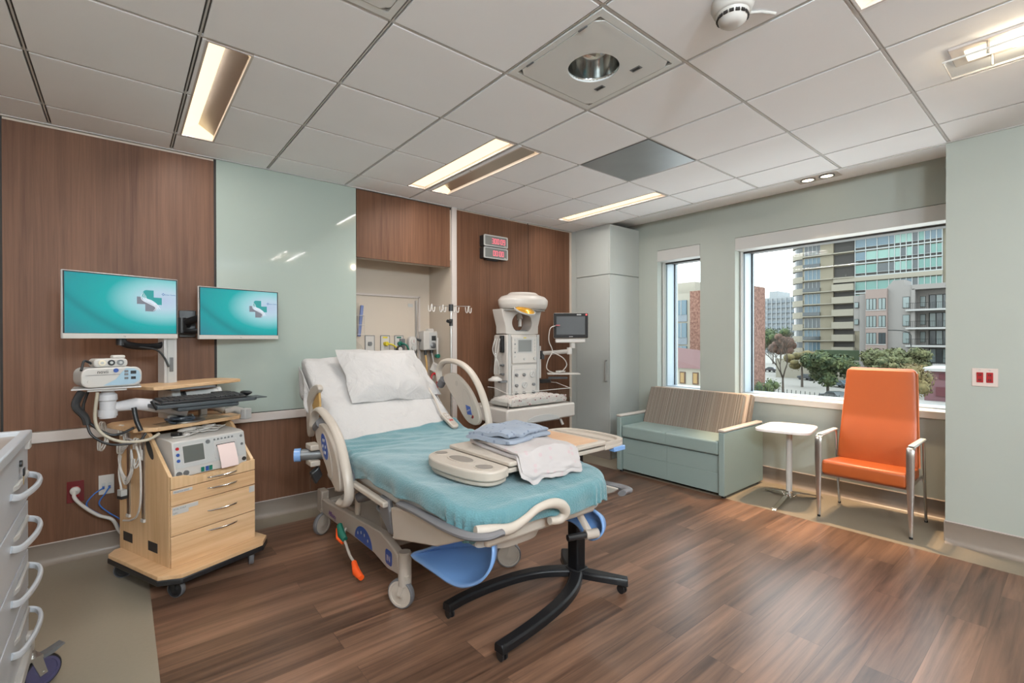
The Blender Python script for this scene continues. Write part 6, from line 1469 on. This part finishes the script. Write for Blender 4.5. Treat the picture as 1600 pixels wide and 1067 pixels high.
hg = tag(recenter(MB().b(112,114.5,28.7,36.5,-2.9,-.9).build('hedge', oc('out_hedge',84,104,72,.9,var=.3,vscale=2,bump=1), sub=0)),'long clipped green hedge along the terrace in front of the sand tower','hedge')
tag(recenter(MB().b(111.5,128,28.5,44,GZ,-2.9).build('terrace_podium', O_sandl, smooth=False)),'low pale terrace podium under the clipped hedge','podium')
# pinkish mid-rise with balconies
pk = thing('apartment_block','pinkish-grey mid-rise apartment block with bay windows and balconies before the tower','building',(104,20,GZ))
def Pk(m, n, mm, par=pk, **k): return m.build(n, mm, par, world=True, smooth=False, **k)
PX = 101.0
Pk(MB().b(PX+.2,PX+14,18.5,26.0,GZ,9.3).b(PX+.4,PX+14,26.0,26.9,2.8,9.1).b(PX,PX+6,18.6,22.1,GZ,10.2),'body',O_grey)
Pk(MB().prism([(19.7,9.0),(19.7,11.3),(21.2,11.3),(22.2,10.0),(22.2,9.0)],'x',PX+.1,PX+5),'stair_head',O_grey)
Pk(MB().b(PX-.7,PX+.3,21.9,24.9,GZ,9.9),'bay',O_pink)
Pk(MB().b(PX+2.6,PX+14,4,18.6,GZ,9.8),'rear_wall',O_grey); Pk(MB().b(PX-.2,PX+14,4,18.7,9.5,10.3),'roof',O_grey); Pk(MB().b(PX-.2,PX+.4,18.3,18.8,GZ,9.6),'pier',O_grey)
def win(y0,y1,z0,z1,x=PX-.72,n=2,m=O_win):
    w_ = Pk(MB().b(x-.04,x+.04,y0,y1,z0,z1),'window',O_iron)
    for i in range(n):
        a = y0+(y1-y0)*i/n+.07; b_ = y0+(y1-y0)*(i+1)/n-.04; Pk(MB().b(x-.07,x,a,b_,z0+.08,z1-.08),'pane',m,w_)
for k,z in enumerate((6.4,3.4,.5,-2.5)):
    win(23.35,24.8,z,z+1.95,n=3); win(22.05,23.05,z,z+1.95,n=2,m=O_win if k != 2 else O_gl3)
    Pk(MB().b(PX-.78,PX-.7,22.0,24.85,z-.15,z),'sill',O_white)
    if k < 3: win(19.0,19.9,z+.1,z+2.0,x=PX-.05,n=1)
    if k < 2: win(26.1,26.75,z+.5,z+1.5,x=PX+.15,n=1)
    # balconies
    Pk(MB().b(PX-.9,PX+2.7,4,19.4,z-.45,z-.15),'balcony_slab',O_white)
    rl = MB()
    for i in range(30): rl.b(PX-.85,PX-.82,12.0+i*.25,12.03+i*.25,z-.15,z+.85)
    rl.b(PX-.87,PX-.80,12,19.4,z+.82,z+.88); Pk(rl,'railing',O_iron)
    w_ = Pk(MB().b(PX+2.5,PX+2.62,14.4,17.0,z-.1,z+2.3),'window',O_iron)
    for i in range(3): Pk(MB().b(PX+2.45,PX+2.55,14.5+.83*i,15.2+.83*i,z,z+2.2),'pane',O_win if (i+k)%2 else O_gl3,w_)
    win(17.4,18.1,z+.3,z+2.1,x=PX+2.55,n=1)
# white far block
fb_ = thing('far_apartment_block','hazy white high-rise far away at the left of the large window','building',(310,116,GZ))
def Fb(m, n, mm, **k): return m.build(n, mm, fb_, world=True, smooth=False, **k)
Fb(MB().b(300,330,100,125,GZ,26),'body',O_fog); Fb(MB().b(302,320,118,123,26,30),'roof_house',O_fog)
for k in range(8): Fb(MB().b(299.3,300,100.5,124.5,24-3*k-1.3,24-3*k),'window_band',O_fogd)
for k in range(9): Fb(MB().b(299,300.2,102+2.6*k,102.5+2.6*k,GZ,25.5),'pier',O_fog)
# brick and cream building on the left
ba = thing('brick_building','red brick and cream office building seen in both windows','building',(62,30,GZ))
def Ba(m, n, mm, par=ba, **k): return m.build(n, mm, par, world=True, smooth=False, **k)
Ba(MB().b(57,60,24.9,33.0,GZ,7.6),'brick_wing',O_brick); Ba(MB().b(57.1,72,33.0,46,GZ,7.4),'cream_wing',O_cream); Ba(MB().b(60,68,34,41,7.4,9.2),'roof_house',O_cream)
for z in (4.6,1.6,-1.4): 
    Ba(MB().b(56.95,57.12,33.4,44,z-.9,z),'spandrel',O_fogd)
    for k in range(6):
        w_ = Ba(MB().b(56.9,57.1,33.45+1.6*k,34.95+1.6*k,z,z+1.9),'window',O_gl if k%2 else O_gl4); Ba(MB().b(56.85,56.95,34.15+1.6*k,34.22+1.6*k,z,z+1.9),'mullion',O_white,w_)
lo2 = thing('low_house','low cream house with dark red hipped roof below the narrow window','house',(44,26,GZ))
def Lo(m, n, mm, par=lo2, **k): return m.build(n, mm, par, world=True, smooth=False, **k)
Lo(MB().b(40,46,22,36,GZ,-1.25),'wall',O_cream)
Lo(MB().add([(39.6,21.6,-1.25),(39.6,36.4,-1.25),(46.4,36.4,-1.25),(46.4,21.6,-1.25),(43,24,.35),(43,33,1.2)],[(0,1,5,4),(1,2,5),(2,3,4,5),(3,0,4),(0,3,2,1)]),'roof',O_roof)
for k in range(7):
    y = 22.3+1.28*k; w_ = Lo(MB().b(39.9,40.05,y,y+.55,-2.7,-1.62),'window',oc('out_brown_frame',120,88,66)); Lo(MB().b(39.87,39.92,y+.09,y+.46,-2.6,-1.7),'pane',oc('out_amber_blind',196,160,104),w_)
rw_ = thing('maroon_wall_building','low maroon and white building edge beside the right side of the window','building',(58,8,GZ))
def Rw(m, n, mm, **k): return m.build(n, mm, rw_, world=True, smooth=False, **k)
Rw(MB().b(56,62,2,9.5,GZ,-1.5),'wall',oc('out_mauve_wall',150,106,112)); Rw(MB().b(55.9,56.1,5,8.7,-3.7,-2.9).b(55.9,56.1,5,8.5,-2.2,-1.7),'dark_panel',O_red); Rw(MB().b(55.6,62,2,9.8,-1.5,-1.25),'ledge',O_white)
Rw(MB().b(52.5,55.9,-4,13,-4.6,-4.15),'low_wall',O_walk)
# trees
def leafmat(n, a, b): 
    m = mat(n, rgb(*a,KO), .9, var=.0); N = m.node_tree.nodes; L = m.node_tree.links
    tc = N.new('ShaderNodeTexCoord'); nz = N.new('ShaderNodeTexNoise'); nz.inputs['Scale'].default_value = 1.1; nz.inputs['Detail'].default_value = 5; cr = N.new('ShaderNodeValToRGB')
    cr.color_ramp.elements[0].position = .35; cr.color_ramp.elements[0].color = rgb(*a,KO); cr.color_ramp.elements[1].position = .65; cr.color_ramp.elements[1].color = rgb(*b,KO)
    L.new(tc.outputs['Object'], nz.inputs[0]); L.new(nz.outputs[0], cr.inputs[0]); L.new(cr.outputs[0], N['Principled BSDF'].inputs['Base Color']); return m
L_g = leafmat('out_leaf_green',(70,96,64),(140,152,96)); L_o = leafmat('out_leaf_olive',(120,112,72),(176,158,104)); L_y = leafmat('out_leaf_yellowgreen',(98,110,70),(168,168,116)); L_r = leafmat('out_leaf_rust',(122,92,80),(168,132,112))
O_bark = oc('out_bark',120,108,96)
def tree(label, x, y, zc, r, rz_, m, seed, n=1500, leaf=.26, top=None):
    t = thing('tree', label, 'tree', (x,y,GZ)); rn = random.Random(seed)
    MB().tube([(0,0,0),(.1,.05,(zc-GZ)*.6),(.0,.1,(zc-GZ))],[.22,.16,.08],n=8).build('trunk', O_bark, t)
    cl = [(rn.uniform(-.6,.6)*r, rn.uniform(-.75,.75)*r, rn.uniform(-.55,.65)*rz_, rn.uniform(.32,.55)) for _ in range(16)]
    mb = MB(); vs, fs = [], []
    for i in range(n):
        c = rn.choice(cl); d = Vector((rn.gauss(0,1),rn.gauss(0,1),rn.gauss(0,1))).normalized()*rn.uniform(.75,1.0)
        p = Vector((c[0]+d.x*c[3]*r, c[1]+d.y*c[3]*r, (zc-GZ)+c[2]+d.z*c[3]*rz_)); a = Vector((rn.uniform(-1,1),rn.uniform(-1,1),rn.uniform(-1,1))).normalized()*leaf*rn.uniform(.7,1.4); b_ = a.cross(d).normalized()*leaf*rn.uniform(.6,1)
        k = len(vs); vs += [tuple(p-a),tuple(p-b_*.7),tuple(p+a),tuple(p+b_*.7)]; fs.append((k,k+1,k+2,k+3))
    mb.add(vs, fs); mb.build('crown', m, t, smooth=False)
    cr = MB()
    for c in cl: cr.ball((c[0],c[1],(zc-GZ)+c[2]),(c[3]*r*.66,c[3]*r*.66,c[3]*rz_*.66),8)
    cr.build('inner_crown', m, t)
    return t
tree('large round dark green street tree left of the orange chair back', 78,23.8,-3.0,3.3,2.7,L_g,1,n=3000)
tree('yellow-green tree just above the orange chair back', 88,20.2,-1.6,2.2,1.9,L_y,2,n=1600)
tree('yellow-green tree at upper right of the orange chair back', 88,16.6,-1.6,2.3,1.7,L_y,3,n=1600)
tree('yellow-green tree low between the two block front trees', 86,18.4,-2.4,2.0,1.4,L_y,8,n=1200)
tree('olive-brown tree near the right edge of the large window', 50,9.3,-2.1,1.35,1.5,L_o,4,n=2200,leaf=.11)
tree('pale flowering tree left of the big green tree', 92,32.0,-2.4,2.6,1.9,L_o,5,n=700,leaf=.12)
tree('dark conifer-like tree below the hazy far block', 170,68,1.0,5.5,5.0,L_g,6,n=1400,leaf=.3)
tree('dark bush in the brick building corner at the window foot', 52,21.6,-4.2,1.2,1.6,L_g,7,n=900,leaf=.11)
def bare(label, x, y, h, seed, m):
    t = thing('bare_tree', label, 'tree', (x,y,GZ)); rn = random.Random(seed); mb = MB()
    def br(p, d, l, r, k):
        q = p+d*l; mb.tube([tuple(p),tuple(p+d*l*.5+Vector((rn.uniform(-.05,.05),rn.uniform(-.05,.05),0))*l),tuple(q)],[r,r*.8,r*.6],n=5)
        if k:
            for _ in range(3 if k > 2 else 4):
                br(q, (d+Vector((rn.uniform(-.6,.6),rn.uniform(-.75,.75),rn.uniform(-.1,.45)))).normalized(), l*rn.uniform(.6,.85), r*.55, k-1)
    br(Vector((0,0,0)), Vector((.03,.05,1)).normalized(), h*.30, .20, 5)
    mb.build('branches', O_bark, t); return t
bare('bare branching street tree in front of the parked cars', 70,26.6,10.0,3,O_bark)
tree('thin rust-coloured canopy behind the bare tree', 118,45.5,.2,3.0,3.2,L_r,9,n=700,leaf=.12)
# fence
fe = thing('iron_fence','black iron railing fence along the street outside the large window','fence',(48,17,-4.6))
for k in range(26):
    y = 11.5+.38*k; z = -3.25+(y-20)*.035
    MB().b(47.97,48.03,y-.02,y+.02,-5.2,z).build('picket', O_iron, fe, world=True, smooth=False)
MB().b(47.97,48.03,11.4,21.2,-3.75,-3.70).build('rail', O_iron, fe, world=True, smooth=False); MB().b(47.97,48.03,11.4,21.2,-4.6,-4.55).build('rail', O_iron, fe, world=True, smooth=False)
tag(recenter(MB().b(48.3,51,8,22,GZ,-4.75).build('planter_bank', leafmat('out_bank_scrub',(104,116,88),(160,164,134)), smooth=False)),'scrubby planted bank behind the iron railing','planting')
# cars
def car(label, x, y, rz, col, name):
    t = thing('car', label, 'car', (x,y,GZ), rz); m = oc(name,*col,.25)
    body = [(-2.2,.45),(-2.25,.75),(-2.1,.95),(-1.5,1.02),(-1.0,1.42),(.35,1.46),(1.05,1.05),(1.95,.92),(2.22,.70),(2.22,.42)]
    MB().prism([(a,b_*.88) for a,b_ in body],'y',-.86,.86).build('body', m, t, bev=.08)
    MB().prism([(-1.35,1.0*.9),(-.95,1.36*.9),(.32,1.40*.9),(.90,1.04*.9)],'y',-.875,.875).build('windows', O_gl3, t)
    for a in (-1.35,1.35):
        for s in (-1,1): MB().cyl((a,s*.70,.33),(a,s*.90,.33),.33,n=18).build('wheel', O_iron, t)
car('silver car parked farthest left behind the railing', 82,34.5,radians(60),(176,184,186),'car_silver')
car('dark car far up the street at left', 128,51.5,radians(70),(84,74,78),'car_plum')
car('black car parked across the street left of the big green tree', 108,36.4,radians(58),(60,66,74),'car_black')
car('grey-blue car right of the big green tree, half hidden by the chair', 96,27.3,radians(55),(96,116,128),'car_blue')
car('grey car nearest the railing, low in the window', 75,22.0,radians(52),(132,140,142),'car_grey')
sl = thing('street_lamp','curved street lamp in front of the pinkish block','street lamp',(96,17.9,GZ))
MB().tube(spl([(0,0,0),(0,0,8),(0,.05,9.0),(0,.8,9.6),(0,2.4,9.8)],6),.07,n=8).build('pole', O_iron, sl); MB().box((0,2.6,9.78),(.25,.6,.12)).build('lamp_head', O_iron, sl)
# ------------------------------------------------------------------ repeats share a group
GROUPS = {'ceiling_light':'recessed ceiling lights','fill_dome':'added unseen fill domes','exam_light':'square ceiling exam lights','monitor':'monitors with the teal logo picture','digital_clock':'digital wall clocks',
 'wall_outlet':'wall plates with red sockets','network_cable':'blue network cables','pillow':'white bed pillows','baby_blanket':'folded baby blankets','gas_hose':'hoses on the gas outlets','tree':'street trees outside','car':'cars parked on the street'}
for o in list(COL.objects):
    if o.parent is None and o.get('category'):
        b_ = o.name.split('.')[0]
        if b_ in GROUPS: o['group'] = GROUPS[b_]
